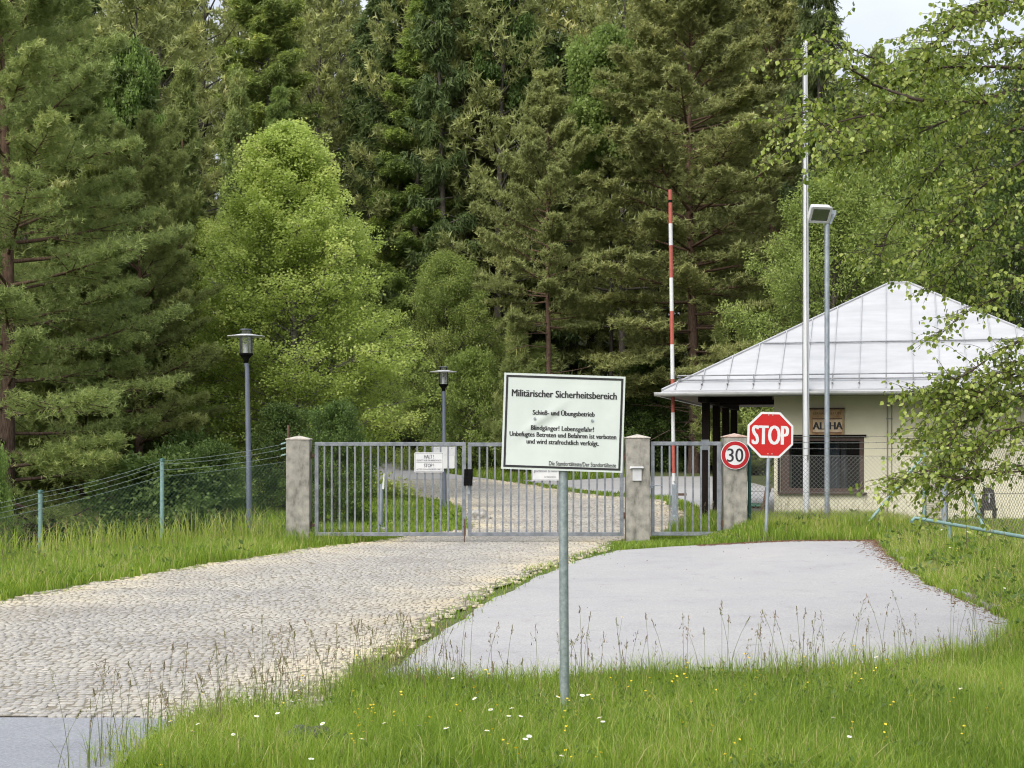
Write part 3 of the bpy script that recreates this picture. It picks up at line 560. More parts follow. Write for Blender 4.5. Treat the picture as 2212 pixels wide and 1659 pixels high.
# ---------------------------------------------------------------- street lamps
def lamp(label, x, xb, ytop, D, zb, htot):
    X = px_x(x, D); Xb = px_x(xb, D); zt = px_z(ytop, D)
    t = thing('street_lamp', label, 'street lamp', (Xb, D, hz(Xb, D)), group='street lamps by the drive'); o = t.location; b0 = Vector((X, D, zt))
    L_ = MB(o); L_.tube([(Xb, D, hz(Xb, D)-.3), (X*.75+Xb*.25, D, zt-.8), (X, D, zt-.66)], [.066, .047, .044], 14); L_.build('pole', M['lamp_pole'], t)
    L_ = MB(o); L_.lathe(b0, [(.001, -.70), (.052, -.70), (.058, -.62), (.12, -.545), (.142, -.535), (.142, -.50), (.001, -.50)], 20); L_.build('socket', M['black'], t)
    L_ = MB(o); L_.lathe(b0, [(.137, -.499), (.137, -.14)], 20); L_.lathe(b0, [(.112, -.112), (.112, -.012)], 20); L_.build('glass', M['lamp_glass'], t)
    L_ = MB(o)
    for k in range(6): a = k*math.pi/3+.3; L_.tube([b0+Vector((.132*math.cos(a), .132*math.sin(a), -.5)), b0+Vector((.132*math.cos(a), .132*math.sin(a), -.13))], .006, 6)
    L_.build('stay', M['gutter'], t)
    L_ = MB(o); L_.lathe(b0, [(.04, -.5), (.04, -.30), (.001, -.30)], 12); L_.build('bulb', M['white_paint'], t)
    L_ = MB(o); L_.lathe(b0, [(.385, -.155), (.385, -.143), (.26, -.128), (.125, -.10), (.118, -.112), (.26, -.14), (.385, -.155)], 32); L_.build('shade', M['gutter'], t)
    L_ = MB(o); L_.lathe(b0, [(.118, -.014), (.118, .0), (.001, .004)], 20); L_.lathe(b0, [(.12, -.135), (.12, -.11)], 20); L_.build('cap', M['lamp_pole'], t)
lamp('grey disc shaded street lamp outside the gate by the left fence', 531.5, 540.5, 711, 30.6, 0, 4)
lamp('grey disc shaded street lamp behind the gate with two blank plates on its pole', 958, 960.5, 792, 42.4, 0, 4)
D = 42.3; t = thing('sign_plate', 'blank grey plate, the upper one on the lamp behind the gate', 'sign', at(961, 975, D))
MB().prism(rrect(.645, .27, .02, 3), -.06, -.052).build('plate', M['gutter'], t); 
for x in (-.2, .2): b = MB(); b.tube([(x, -.06, .08), (x, -.068, .08)], .012, 8); b.build('rivet', M['galv'], t)
b = MB(); b.box((0, -.045, 0), (.2, .02, .04)); b.build('bracket', M['galv'], t)
t = thing('sign_plate', 'blank white plate, the lower one on the lamp behind the gate', 'sign', at(966, 998.5, D))
MB().prism(rrect(.43, .355, .02, 3), -.062, -.054).build('plate', M['white_paint'], t); b = MB(); b.box((-.07, -.045, 0), (.2, .02, .04)); b.build('bracket', M['galv'], t)
# small marker post and boulders behind the left leaf
D = 33.6; X = px_x(827, D); g = hz(X, D); t = thing('marker_post', 'thin grey marker post with a slanted white top in the grass behind the gate', 'post', (X-.03, D, g))
b = MB((X-.03, D, g)); b.tube([(X-.05, D, g-.2), (X-.03, D, px_z(1046, D))], .045, 10); b.build('shaft', M['galv'], t)
b = MB((X-.03, D, g)); b.box((X+.02, D-.03, px_z(1040, D)), (.055, .05, .36), Matrix.Rotation(R(4), 3, 'Y'), 0, .01, .5); b.build('white_top', M['white_paint'], t)
def boulder(name, label, x, y, z, sx, sy, sz, mat, seed):
    bm = bmesh.new(); bmesh.ops.create_icosphere(bm, subdivisions=3, radius=1); r_ = random.Random(seed)
    from mathutils import noise
    for v in bm.verts:
        n_ = noise.noise(v.co*1.3+Vector((seed, 0, 0)))*.35+noise.noise(v.co*3.1+Vector((0, seed, 0)))*.16; v.co = v.co*(1+n_); v.co = Vector((v.co.x*sx, v.co.y*sy, v.co.z*sz))
    me = bpy.data.meshes.new(name); bm.to_mesh(me); bm.free(); o_ = link(name, me, mat, None, (x, y, z)); return tag(o_, label, 'rock')
D = 32.6; X = px_x(824, D); boulder('boulder', 'pale rock at the foot of the marker post behind the gate', X, D, hz(X, D)+.04, .15, .13, .12, M['rock'], 3)
D = 37.5; X = px_x(1031, D); boulder('boulder', 'pale flat rock in the verge just behind the gate lock', X, D, hz(X, D)+.06, .34, .25, .20, M['rock'], 7)
D = 11.0; X = px_x(668, D); boulder('weathered_rock', 'dark weathered rock half hidden in the foreground grass', X, D, hz(X, D)+.06, .22, .16, .11, M['dark_rock'], 12)
D = 10.9; X = px_x(755, D); boulder('weathered_rock', 'small dark rock beside the larger one in the foreground grass', X, D, hz(X, D)+.03, .12, .10, .09, M['dark_rock'], 21)

# ---------------------------------------------------------------- raised barrier
D = 33.7; xb, xt = px_x(1457, D), px_x(1447.5, D); zb, zt = hz(px_x(1457, D), D), px_z(410, D); zj = px_z(1046, D)
t = thing('barrier', 'red and white striped barrier boom standing raised behind the narrow gate', 'barrier', (xb, D, zb)); o = t.location
def along(z): f = (z-zb)/(zt-zb); return Vector((xb+(xt-xb)*f, D, z))
ys = [410, 432, 438, 483, 530, 600, 672, 744, 819, 891, 955, 1022, 1046]; cols = ['w', 'k', 'r', 'w', 'r', 'w', 'r', 'w', 'r', 'w', 'r', 'w']
b = MB(o); mi = {'r': 0, 'w': 1, 'k': 2}; cols[0] = 'r'
for i in range(len(cols)):
    p, q = along(px_z(ys[i+1], D)), along(px_z(ys[i], D)); b.tube([p, q], .044, 14, mi[cols[i]], caps=(i == 0))
b.build('boom', [M['boom_red'], M['white_paint'], M['black']], t)
b = MB(o); b.box((xb, D, (zb+zj)/2-.1), (.115, .12, zj-zb+.2), None, 0, .01); b.box((xb+.01, D-.01, zb+.15), (.15, .15, .3), None, 0, .01); b.build('stand', M['galv'], t)
b = MB(o); b.box((xb+.16, D-.05, px_z(1068, D)), (.22, .03, .055), None, 0, .005); b.box((xb+.05, D-.04, px_z(1071, D)), (.03, .05, .16), None, 0, .01); b.build('latch', M['rust'], t)
for z in (px_z(1052, D), px_z(1040, D)): b = MB(o); b.tube([along(z)+Vector((0, -.04, 0)), along(z)+Vector((0, -.065, 0))], .016, 8); b.build('bolt', M['galv'], t)
# ---------------------------------------------------------------- flagpole and floodlight
D = 32.4; xb = px_x(1741.5, D); g = hz(xb, D); zt = px_z(97, D)
t = thing('flagpole', 'tall white flagpole without a flag in front of the guardhouse', 'flagpole', (xb, D, g)); o = t.location
b = MB(o); b.tube([(xb, D, g-.3), (xb, D, g+4), (xb-.015, D, zt)], [.072, .066, .045], 16); b.build('pole', M['flagpole'], t)
b = MB(o); b.lathe((xb-.015, D, zt), [(.05, 0), (.055, .05), (.02, .09), (0, .1)], 12); b.tube([(xb-.015, D, zt-.04), (xb-.09, D, zt-.02)], .012, 6); b.build('pole_head', M['gutter'], t)
b = MB(o); b.tube([(xb-.085, D-.01, zt-.03), (xb-.10, D-.05, g+5), (xb-.085, D-.06, g+1.4)], .006, 5); b.tube([(xb-.02, D-.05, zt-.05), (xb+.0, D-.085, g+4), (xb+.03, D-.08, g+1.4)], .006, 5)
b.box((xb+.02, D-.085, g+1.4), (.03, .05, .12)); b.build('rope', M['wire'], t)
D = 31.9; xb = px_x(1786.5, D); g = hz(xb, D); zt = px_z(458, D)
t = thing('floodlight', 'boxy pale floodlight on a galvanised pole just right of the flagpole', 'floodlight', (xb, D, g)); o = t.location
b = MB(o); b.tube([(xb, D, g-.3), (xb, D, zt)], .055, 14); b.build('pole', M['galv'], t)
b = MB(o); b.box((xb+.06, D-.03, zt-.02), (.26, .05, .10), None, 0, .005); b.box((xb+.10, D-.03, zt-.16), (.06, .05, .22), Matrix.Rotation(R(25), 3, 'Y'), 0, .005); b.build('bracket', M['galv'], t)
RT = Matrix.Rotation(R(12), 3, 'Z') @ Matrix.Rotation(R(35), 3, 'X') @ Matrix.Rotation(R(0), 3, 'Y')
hc = Vector(at(1772, 464, D-.2))
hd = MB().box((0, .09, 0), (.46, .15, .36), None, 0, .045, .96).build('housing', M['white_paint'], t, hc-o)
hd.rotation_euler = RT.to_euler()
b = MB(); ring(b, rrect(.48, .38, .03), rrect(.38, .28, .01), -.020, .016); b.build('rim', M['gutter'], hd)
MB().box((0, -.004, 0), (.38, .006, .28)).build('lens', M['lamp_glass'], hd)
MB().box((0, .008, 0), (.38, .006, .28)).build('reflector', M['white_paint'], hd)

# ---------------------------------------------------------------- guardhouse (local x along its front, local y into depth, z absolute)
GA = R(-14.2); GO = Vector((4.48, 34.2, 0)); z0 = .12
gh = thing('guardhouse', 'cream guardhouse with a pale sheet metal hip roof and dark timber posts', 'building', GO, GA)
X0, X1, Y0, Y1 = -.86, 9.55, -1.1, 8.9; ZE, ZA = 3.24, 6.06; YM = (Y0+Y1)/2; XM0, XM1 = (X0+X1)/2-.22, (X0+X1)/2+.22
wx0, wx1, wy1 = 1.557, 8.6, 7.8; wz = 3.14
a0, a1, b0, b1 = 1.70, 3.56, .945, 2.19
b = MB()
for c_, d_ in (((( wx0+a0)/2, .15, (z0+wz)/2), (a0-wx0, .30, wz-z0)), (((a1+wx1)/2, .15, (z0+wz)/2), (wx1-a1, .30, wz-z0)), (((a0+a1)/2, .15, (z0-.3+b0)/2), (a1-a0, .30, b0-z0+.3)), (((a0+a1)/2, .15, (b1+wz)/2), (a1-a0, .30, wz-b1)),
               ((wx0+.15, (wy1+.30)/2, (z0+wz)/2), (.30, wy1-.30, wz-z0)), ((wx1-.15, (wy1+.30)/2, (z0+wz)/2), (.30, wy1-.30, wz-z0)), (((wx0+wx1)/2, wy1-.15, (z0+wz)/2), (wx1-wx0-.6, .30, wz-z0))): b.box(c_, d_)
b.build('wall', M['render'], gh)
b = MB(); xa, xb_, za, zb_ = a0-.1, a1+.6, b0-.1, b1+.1; yb = 1.6     # near-black box added behind the window, room shade painted into its colour
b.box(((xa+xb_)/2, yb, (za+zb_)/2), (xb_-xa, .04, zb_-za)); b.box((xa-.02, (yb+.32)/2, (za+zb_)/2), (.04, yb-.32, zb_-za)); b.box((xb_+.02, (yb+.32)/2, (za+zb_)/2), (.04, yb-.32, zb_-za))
b.box(((xa+xb_)/2, (yb+.32)/2, za-.02), (xb_-xa, yb-.32, .04)); b.box(((xa+xb_)/2, (yb+.32)/2, zb_+.02), (xb_-xa, yb-.32, .04)); b.build('dark_window_box', M['room'], gh)
f = MB(); fw = .085
f.box(((a0+a1)/2, .06, b1-fw/2), (a1-a0, .1, fw)); f.box(((a0+a1)/2, .06, b0+fw/2), (a1-a0, .1, fw)); f.box((a0+.10, .06, (b0+b1)/2), (.20, .1, b1-b0-2*fw)); f.box((a1-.05, .06, (b0+b1)/2), (.10, .1, b1-b0-2*fw))
win = f.build('window', M['frame_wood'], gh)
MB().box(((a0+a1)/2+.05, .075, (b0+b1)/2), (a1-a0-.30, .008, b1-b0-2*fw)).build('pane', M['window_glass'], win)
b = MB(); b.box(((a0+a1)/2, -.03, b0-.025), (a1-a0+.12, .14, .05), None, 0, .006); b.build('sill', M['frame_wood'], win)
b = MB(); b.box((a0-.035, -.03, (b0+b1)/2), (.05, .04, b1-b0+.1)); b.box(((a0+a1)/2, -.03, b1+.03), (a1-a0+.1, .06, .05)); b.build('trim', M['timber'], win)
def curtain(x0, x1, name='curtain'):
    n = 60; xs = np.linspace(x0, x1, n); pts = [(x, .40+.03*math.sin(k*1.1)) for k, x in enumerate(xs)]
    vs = [(x, y, b0+.05) for x, y in pts]+[(x, y, b1-.05) for x, y in pts]; MB().add(vs, [(i, i+1, n+i+1, n+i) for i in range(n-1)]).build(name, M['curtain'], win)
curtain(a0+1.10, a0+1.30); curtain(a0+1.34, a0+1.46)
b = MB(); b.box(((a0+a1)/2, .40, b1-.13), (a1-a0-.2, .03, .03)); b.build('curtain_rail', M['galv'], win)
# roof
def rp(x, y):   # roof height
    return ZE+(ZA-ZE)*min((y-Y0)/(YM-Y0), (Y1-y)/(YM-Y0), (x-X0)/(XM0-X0), (X1-x)/(X1-XM1), 1)
b = MB(); th = .05
A, B, C_, Dd = (X0, Y0), (X1, Y0), (X1, Y1), (X0, Y1)
top = [(*A, ZE), (*B, ZE), (*C_, ZE), (*Dd, ZE), (XM0, YM, ZA), (XM1, YM, ZA)]; bot = [(x, y, z-th) for x, y, z in top[:4]]
b.add(top+bot, [(0, 1, 5, 4), (1, 2, 5), (2, 3, 4, 5), (3, 0, 4), (1, 0, 6, 7), (2, 1, 7, 8), (3, 2, 8, 9), (0, 3, 9, 6), (6, 9, 8, 7)])
roof = b.build('roof', M['roof'], gh)
b = MB(); sx = .575; xk = X0+.30
while xk < X1:
    # front slope seam from the eave up to the hip or ridge
    yt = Y0+(YM-Y0)*min((xk-X0)/(XM0-X0), (X1-xk)/(X1-XM1), 1)
    p, q = Vector((xk, Y0+.01, ZE+.012)), Vector((xk+random.uniform(-.01, .01), yt-.02, rp(xk, yt)+.012)); b.box((p+q)/2, ((q-p).length, .018, .032), Matrix.Rotation(math.pi/2, 3, 'Z') @ Matrix.Rotation(-math.atan2(q.z-p.z, q.y-p.y), 3, 'Y')); xk += sx
yk = Y0+.35
while yk < Y1:
    f_ = min((yk-Y0)/(YM-Y0), (Y1-yk)/(YM-Y0)); 
    for sgn, xa, xm in ((1, X0, XM0), (-1, X1, XM1)):
        p, q = Vector((xa, yk, ZE+.012)), Vector((xa+(xm-xa)*f_, yk, ZE+(ZA-ZE)*f_+.012)); b.tube([p, q], .014, 4, caps=False, smooth=False)
    yk += sx
b.build('seam', M['roof_edge'], roof)
b = MB()
for p, q in ((top[0], top[4]), (top[1], top[5]), (top[2], top[5]), (top[3], top[4]), (top[4], top[5])): b.tube([Vector(p)+Vector((0, 0, .012)), Vector(q)+Vector((0, 0, .012))], .03, 6, smooth=False)
b.build('ridge_cap', M['roof_edge'], roof)
def up(s, x): return Vector((x, Y0+s, ZE+(ZA-ZE)*s/(YM-Y0)))
b = MB()
for s, dz in ((.30, .07), (.30, .17)): b.tube([up(s, X0+.32)+Vector((0, 0, dz)), up(s, X1-.32)+Vector((0, 0, dz))], .016, 8)
b.tube([up(1.97, X0+2.1)+Vector((0, 0, .05)), up(1.97, X1-2.1)+Vector((0, 0, .05))], .018, 8)
xk = X0+.30+sx*0
while xk < X1-.3:
    if xk > X0+.4:
        b.box(up(.30, xk)+Vector((0, 0, .09)), (.02, .03, .20)); b.box(up(.22, xk)+Vector((0, 0, .02)), (.03, .2, .02))
    if X0+2.2 < xk < X1-2.2: b.box(up(1.97, xk)+Vector((0, 0, .03)), (.03, .06, .07))
    xk += sx
for s in (.9, 1.5, 2.4, 3.2):   # the rail on the left eave, seen end on
    pass
b.tube([(X0+.28, Y0+.5, ZE+.24), (X0+.28, Y1-.5, ZE+.24)], .016, 8); b.tube([(X0+.28, Y0+.5, ZE+.32), (X0+.28, Y1-.5, ZE+.32)], .016, 8)
b.build('snow_guard', M['snow_pipe'], roof)
b = MB(); b.box(((X0+X1)/2, Y0-.012, ZE-.085), (X1-X0+.02, .022, .12)); b.box((X0-.012, YM, ZE-.085), (.022, Y1-Y0-.03, .12)); b.box((X1+.012, YM, ZE-.085), (.022, Y1-Y0-.03, .12)); b.build('fascia', M['roof_edge'], roof)
def half_gutter(b, p, q):
    p, q = Vector(p), Vector(q); d = (q-p).normalized(); sd_ = Vector((0, 0, 1)).cross(d); r_ = .075; n = 9
    vs = []
    for e in (p, q):
        for rr in (r_, r_-.006):
            for k in range(n): a = math.pi+math.pi*k/(n-1); vs.append(e+sd_*(rr*math.cos(a))+Vector((0, 0, rr*math.sin(a))))
    fs = []
    for k in range(n-1): fs += [(k, k+1, 2*n+k+1, 2*n+k), (n+k+1, n+k, 3*n+k, 3*n+k+1)]
    fs += [(0, 2*n, 3*n, n), (n-1, 2*n-1, 4*n-1, 3*n-1)]; b.add(vs, fs, 0, True)
b = MB(); half_gutter(b, (X0-.15, Y0-.105, ZE-.06), (X1+.15, Y0-.105, ZE-.06)); half_gutter(b, (X0-.105, Y1, ZE-.06), (X0-.105, Y0-.02, ZE-.06)); 
b.tube([(X0-.15, Y0-.18, ZE-.06), (X1+.15, Y0-.18, ZE-.06)], .009, 6); b.build('gutter', M['gutter'], roof)
b = MB(); b.box(((X0+X1)/2, YM, ZE-.10), (X1-X0-.03, Y1-Y0-.03, .03)); b.build('soffit', M['soffit'], gh)
# posts of the porch and their beam
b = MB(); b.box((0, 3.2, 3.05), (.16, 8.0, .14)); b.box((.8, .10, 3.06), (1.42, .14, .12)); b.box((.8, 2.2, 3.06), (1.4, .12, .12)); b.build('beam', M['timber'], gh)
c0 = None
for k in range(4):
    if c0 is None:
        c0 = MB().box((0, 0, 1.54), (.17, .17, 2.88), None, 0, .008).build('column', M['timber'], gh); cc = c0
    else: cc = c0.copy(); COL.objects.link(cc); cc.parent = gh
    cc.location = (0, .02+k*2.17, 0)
    sh = MB().box((0, 0, 0), (.12, .14, .16), None, 0, .01).build('shoe', M['black'], cc, (0, 0, .06))
b = MB(); b.box((0, -.095, 1.94+(968-961)/F*34.1), (.19, .02, .24)); b.build('column_plate', M['gate'], gh)
b = MB(); b.box((.55, 1.3, ZE-.16), (.30, .12, .07), None, 0, .02); b.build('porch_lamp', M['white_paint'], gh)
b = MB(); b.tube([(4.07, -.02, z0), (4.07, -.02, 3.0)], .014, 6); b.tube([(4.16, -.02, z0+.6), (4.16, -.02, 3.0)], .010, 6)
for z in (.8, 1.7, 2.6): b.box((4.11, -.012, z), (.14, .02, .02))
b.build('conductor', M['snow_pipe'], gh)
b = MB(); b.box(((wx0+wx1)/2+.02, -.02, .20), (wx1-wx0, .03, .30)); b.build('plinth', M['render'], gh)
# ALPHA board on the wall
def gl(x, y, z): return Vector((GO.x+x*math.cos(GA)-y*math.sin(GA), GO.y+x*math.sin(GA)+y*math.cos(GA), z))
M['rusty_board'] = pmat('rusty_board', (.24, .11, .04), (.46, .34, .20), 5, .8, 0, .2, 40, lo=.3, hi=.72)
M['rusty_pale'] = pmat('rusty_pale_board', (.36, .22, .12), (.58, .46, .33), 4, .8, 0, .1, 40, lo=.3, hi=.6)
t = thing('name_board', 'rusty brown board reading ALPHA on the cream wall above the window', 'sign', gl(2.745, -.03, 2.52), GA)
b = MB(); b.box((0, 0, 0), (.76, .045, .60), None, 0, .008); b.build('board', M['rusty_board'], t)
b = MB(); b.box((.01, -.024, -.075), (.64, .006, .28)); b.build('panel', M['rusty_pale'], t)
b = MB(); b.box((0, -.03, .315), (.78, .10, .03)); b.box((0, -.026, .085), (.66, .012, .016)); b.box((0, -.026, -.235), (.66, .012, .014)); b.build('ledge', M['frame_wood'], t)
letter(t, 'ALPHA', .015, -.075, .65, .150, M['ink'], -.0290, .05); letter(t, 'SERNAM DES USS', 0, .205, .62, .045, M['rust'], -.025, .0)

# bench by the porch
bp_ = gl(1.15, -.35, 0); g = hz(bp_.x, bp_.y); t = thing('bench', 'green bench with a brown wooden end at the corner of the guardhouse', 'bench', (bp_.x, bp_.y, g), R(-14.2+90))
for y in (-.11, .0, .11): pass
b = MB(); 
for y in (-.13, 0, .13): b.box((.0, y, .44), (1.1, .115, .035), None, 0, .006)
b.build('seat', M['bench_green'], t)
b = MB()
for z in (.62, .76): b.box((0, -.27-(z-.6)*.25, z), (1.1, .03, .11), Matrix.Rotation(R(14), 3, 'X'), 0, .006)
b.build('backrest', M['bench_wood'], t)
for x in (-.45, .45):
    b = MB(); b.box((x, 0, .40), (.05, .40, .05)); b.box((x, .14, .19), (.05, .05, .42)); b.box((x, -.22, .40), (.05, .05, .92), Matrix.Rotation(R(10), 3, 'X')); b.build('leg', M['bench_wood'], t)

# dark marker stone with a cross emblem
D = 31.6; X = px_x(2135, D); g = hz(X, D); t = thing('memorial_board', 'dark tapering board with a white cross emblem on two short legs by the cream wall', 'memorial', (X, D, g))
zb_ = px_z(1098, D)-g; zt_ = px_z(1053, D)-g
b = MB(); b.box((0, 0, (zb_+zt_)/2), (.50*.62, .09, zt_-zb_), None, 0, .02, .72); b.build('board', M['dark_board'], t)
b = MB(); b.box((0, 0, zb_-.02), (.36, .14, .05), None, 0, .008); b.build('base_rail', M['dark_board'], t)
for x in (-.13, .13): MB().box((x, 0, zb_/2-.12), (.07, .09, zb_+.16), None, 0, .008).build('leg', M['dark_board'], t)
b = MB(); zc = (zb_+zt_)/2; b.box((0, -.052, zc+.0), (.016, .012, .20)); b.box((0, -.052, zc+.10), (.15, .012, .012)); b.box((0, -.052, zc+.02), (.085, .012, .012)); b.build('emblem', M['white_paint'], t)

# ---------------------------------------------------------------- fences
def barbed(b, p, q, sag=.03, r_=.0045, step=.16):
    p, q = Vector(p), Vector(q); n = 10
    P = [p.lerp(q, k/n)-Vector((0, 0, sag*4*(k/n)*(1-k/n))) for k in range(n+1)]; b.tube(P, r_, 4, caps=False, smooth=False)
    m_ = int((q-p).length/step)
    for k in range(1, m_):
        c_ = p.lerp(q, k/m_)-Vector((0, 0, sag*4*(k/m_)*(1-k/m_))); a = random.uniform(0, 6.28); dv = Vector((.2*math.cos(a), math.cos(a), math.sin(a)))*.018
        b.tube([c_-dv, c_+dv], .0035, 3, caps=False, smooth=False)
def chain(b, p, q, zb0, zt0, zb1, zt1, cell=.062, r_=.0037):
    """diamond mesh between two uprights"""
    p, q = Vector((p[0], p[1])), Vector((q[0], q[1])); Ln = (q-p).length; Hm = zt0-zb0
    def P(s, f): c_ = p.lerp(q, s/Ln); zl = zb0+(zb1-zb0)*s/Ln; zh = zt0+(zt1-zt0)*s/Ln; return Vector((c_.x, c_.y, zl+(zh-zl)*f))
    n = int((Ln+Hm)/(cell*1.414))
    for k in range(n+1):
        s = -Hm+k*cell*1.414
        for sg in (0, 1):
            sa, sb = (s, s+Hm); fa, fb = 0., 1.
            if sa < 0: fa = -sa/Hm; sa = 0
            if sb > Ln: fb = 1-(sb-Ln)/Hm; sb = Ln
            if fb <= fa+.01: continue
            A_, B_ = (P(sa, fa), P(sb, fb)) if sg == 0 else (P(sa, 1-fa), P(sb, 1-fb))
            dz = Vector((0, .002*(1 if sg else -1), 0)); b.tube([A_+dz, B_+dz], r_, 3, caps=False, smooth=False)
def fpost(t, x, y, z1, r_, mat, g=None):
    o = t.location; b = MB(o); b.tube([(x, y, hz(x, y)-.2), (x, y, z1-.035)], r_, 12); p = b.build('post', mat, t)
    b = MB(o); b.lathe((x, y, z1-.035), [(r_*1.16, -.02), (r_*1.16, .03), (r_*.7, .042), (0, .045)], 12); b.build('post_cap', M['dark_green'], p)
    return p
# right of the gateway
P0 = (px_x(1619, 30.6), 30.6); P1 = (px_x(1997, 30.2), 30.2); P2 = (px_x(2041, 28.6), 28.6); P3 = (px_x(2330, 24.3), 24.3)
t = thing('chain_link_fence', 'chain link fence with barbed wire from the right gate post past the guardhouse', 'fence', (P0[0], P0[1], hz(*P0)))
o = t.location
fpost(t, *P0, px_z(950, 30.6)-.45+.5, .035, M['dark_green']); fpost(t, *P1, px_z(932, 30.2), .042, M['mint']); fpost(t, *P2, px_z(916, 28.6), .062, M['galv']); fpost(t, *P3, px_z(905, 24.3), .04, M['mint'])
b = MB(o)
zt = lambda P, y: px_z(y, P[1])
zm0, zm1, zm2, zm3 = px_z(983, P0[1]), px_z(986, P1[1]), px_z(985, P2[1]), px_z(945, P3[1])
chain(b, P0, P1, hz(*P0)+.02, zm0, hz(*P1)+.02, zm1); chain(b, P1, P2, hz(*P1)+.02, zm1, hz(*P2)+.02, zm2); chain(b, P2, P3, hz(*P2)+.02, zm2, hz(*P3)+.02, zm3)
b.build('wire_mesh', M['wire'], t)
b = MB(o)
for (p, q, zs) in ((P0, P1, ((940, 941), (953, 954), (966, 967))), (P1, P2, ((941, 930), (954, 944), (967, 958))), (P2, P3, ((930, 915), (944, 930), (958, 945)))):
    for ya, yb in zs: barbed(b, (*p, px_z(ya, p[1])), (*q, px_z(yb, q[1])))
for f_, a_ in ((.05, 0), (.5, 0), (1, 0)):
    for (p, q, za, zc_) in ((P0, P1, zm0, zm1), (P1, P2, zm1, zm2), (P2, P3, zm2, zm3)):
        b.tube([(*p, hz(*p)+(za-hz(*p))*f_), (*q, hz(*q)+(zc_-hz(*q))*f_)], .004, 4, caps=False)
b.build('barbed_wire', M['wire'], t)
b = MB(o); D = 29.9; xa = px_x(1851, D); b.tube([(xa, D, hz(xa, D)-.15), (P1[0]-.02, P1[1]-.06, px_z(984, D))], .030, 10); b.build('brace', M['mint'], t)
b = MB(o); b.tube([(px_x(2062, 28.5), 28.5, px_z(958, 28.5)), (px_x(2135, 27.0), 27.0, hz(px_x(2135, 27.0), 27.0)-.1)], .034, 10); b.build('brace', M['mint'], t)
# pipe rail lying in the grass on the right
A_ = at(1985, 1120, 27.3); B_ = at(2330, 1181, 20.6)
t = thing('pipe_rail', 'mint green pipe rail running low over the grass right of the parking bay', 'rail', (A_.x, A_.y, hz(A_.x, A_.y)))
b = MB(t.location); b.tube([at(1969, 1127, 27.25), at(1975, 1119, 27.35), A_, at(2066, 1134.5, 25.6), B_], .030, 12); b.build('pipe', M['mint'], t)
for P_ in (at(2052, 1132, 25.9), at(2270, 1170.5, 21.7)):
    b = MB(t.location); b.tube([(P_.x, P_.y, hz(P_.x, P_.y)-.2), P_], .026, 10); b.build('foot', M['mint'], t)
# left of the gateway, dropping down the slope
Q = [(px_x(619, 30.45), 30.45, 0), (px_x(350, 29), 29, px_z(991, 29)), (px_x(87, 27.6), 27.6, px_z(1059, 27.6)), (px_x(-190, 26.2), 26.2, px_z(1120, 26.2)), (px_x(-520, 24.5), 24.5, px_z(1165, 24.5))]
t = thing('wire_fence', 'dark green mesh fence with pale posts and barbed wire dropping away left of the gate', 'fence', (Q[1][0], Q[1][1], hz(*Q[1][:2])))
o = t.location
for q in Q[1:]: fpost(t, *q, .043, M['mint'])
b = MB(o); g_ = MB(o); wy = [[958, 969, 983], [1001, 1003, 1015], [1065, 1075, 1086], [1118, 1130, 1142], [1168, 1180, 1192]]
wy[1] = [996, 1003, 1015]
for i in range(len(Q)-1):
    p, q = Q[i], Q[i+1]
    for k in range(3): barbed(b, (p[0], p[1]-.05, px_z(wy[i][k], p[1])), (q[0], q[1]-.05, px_z(wy[i+1][k], q[1])), .05, .0038, .3)
    za, zc_ = px_z(wy[i][2]+12, p[1]), px_z(wy[i+1][2]+12, q[1]); chain(g_, p, q, hz(p[0], p[1]), za, hz(q[0], q[1]), zc_, .062, .0022)
    barbed(b, (p[0], p[1]-.05, za-.02), (q[0], q[1]-.05, zc_-.02), .02, .003)
b.build('barbed_wire', M['wire_pale'], t); g_.build('wire_mesh', M['green_wire'], t)
for k in range(3): b = MB(o); P_ = at(607, wy[0][k]+1.5, 30.4); b.tube([P_, P_+Vector((.10, 0, .03))], .018, 8); b.build('strainer', M['mint'], t)
# a grey steel rod standing behind the left post
D = 30.8; X = px_x(622, D); t = thing('steel_rod', 'thin rusty steel rod rising behind the left concrete post', 'rod', (X, D, hz(X, D)))
b = MB(t.location); b.tube([(X, D, hz(X, D)), (X+.01, D, px_z(918, D))], .028, 8); b.build('rod', M['rust'], t)
# ---------------------------------------------------------------- foliage builders
def unit(v): return v/np.maximum(np.linalg.norm(v, axis=-1, keepdims=True), 1e-9)
def spray(tmpl, pos, d, size, tone, r):
    """copies of a small leaf or needle template, one per position, its z axis along d"""
    tv, tf = tmpl; n = len(pos); d = unit(d); a = unit(r.normal(size=(n, 3))); x = unit(np.cross(a, d)); y = np.cross(d, x)
    Rm = np.stack([x, y, d], -1)*size[:, None, None]
    V = np.einsum('nij,kj->nki', Rm, tv)+pos[:, None, :]
    T = tf[None]+(np.arange(n)*len(tv))[:, None, None]
    return V.reshape(-1, 3), T.reshape(-1, tf.shape[1]), np.repeat(np.clip(tone, 0, 1), len(tv))
def needles(n, ln, wd, a0, a1, zt, seed):
    r = np.random.default_rng(seed); V = []; 
    for i in range(n):
        az = 2*math.pi*(i*.618+r.uniform(-.05, .05)); el = R(r.uniform(a0, a1)); z = zt*i/max(n-1, 1)
        d = np.array([math.cos(az)*math.sin(el), math.sin(az)*math.sin(el), math.cos(el)]); p = np.array([0, 0, z]); s = np.cross(d, r.normal(size=3)); s = s/np.linalg.norm(s)*wd
        V += [p-s, p+s, p+d*ln]
    return np.array(V), np.arange(3*n).reshape(-1, 3)
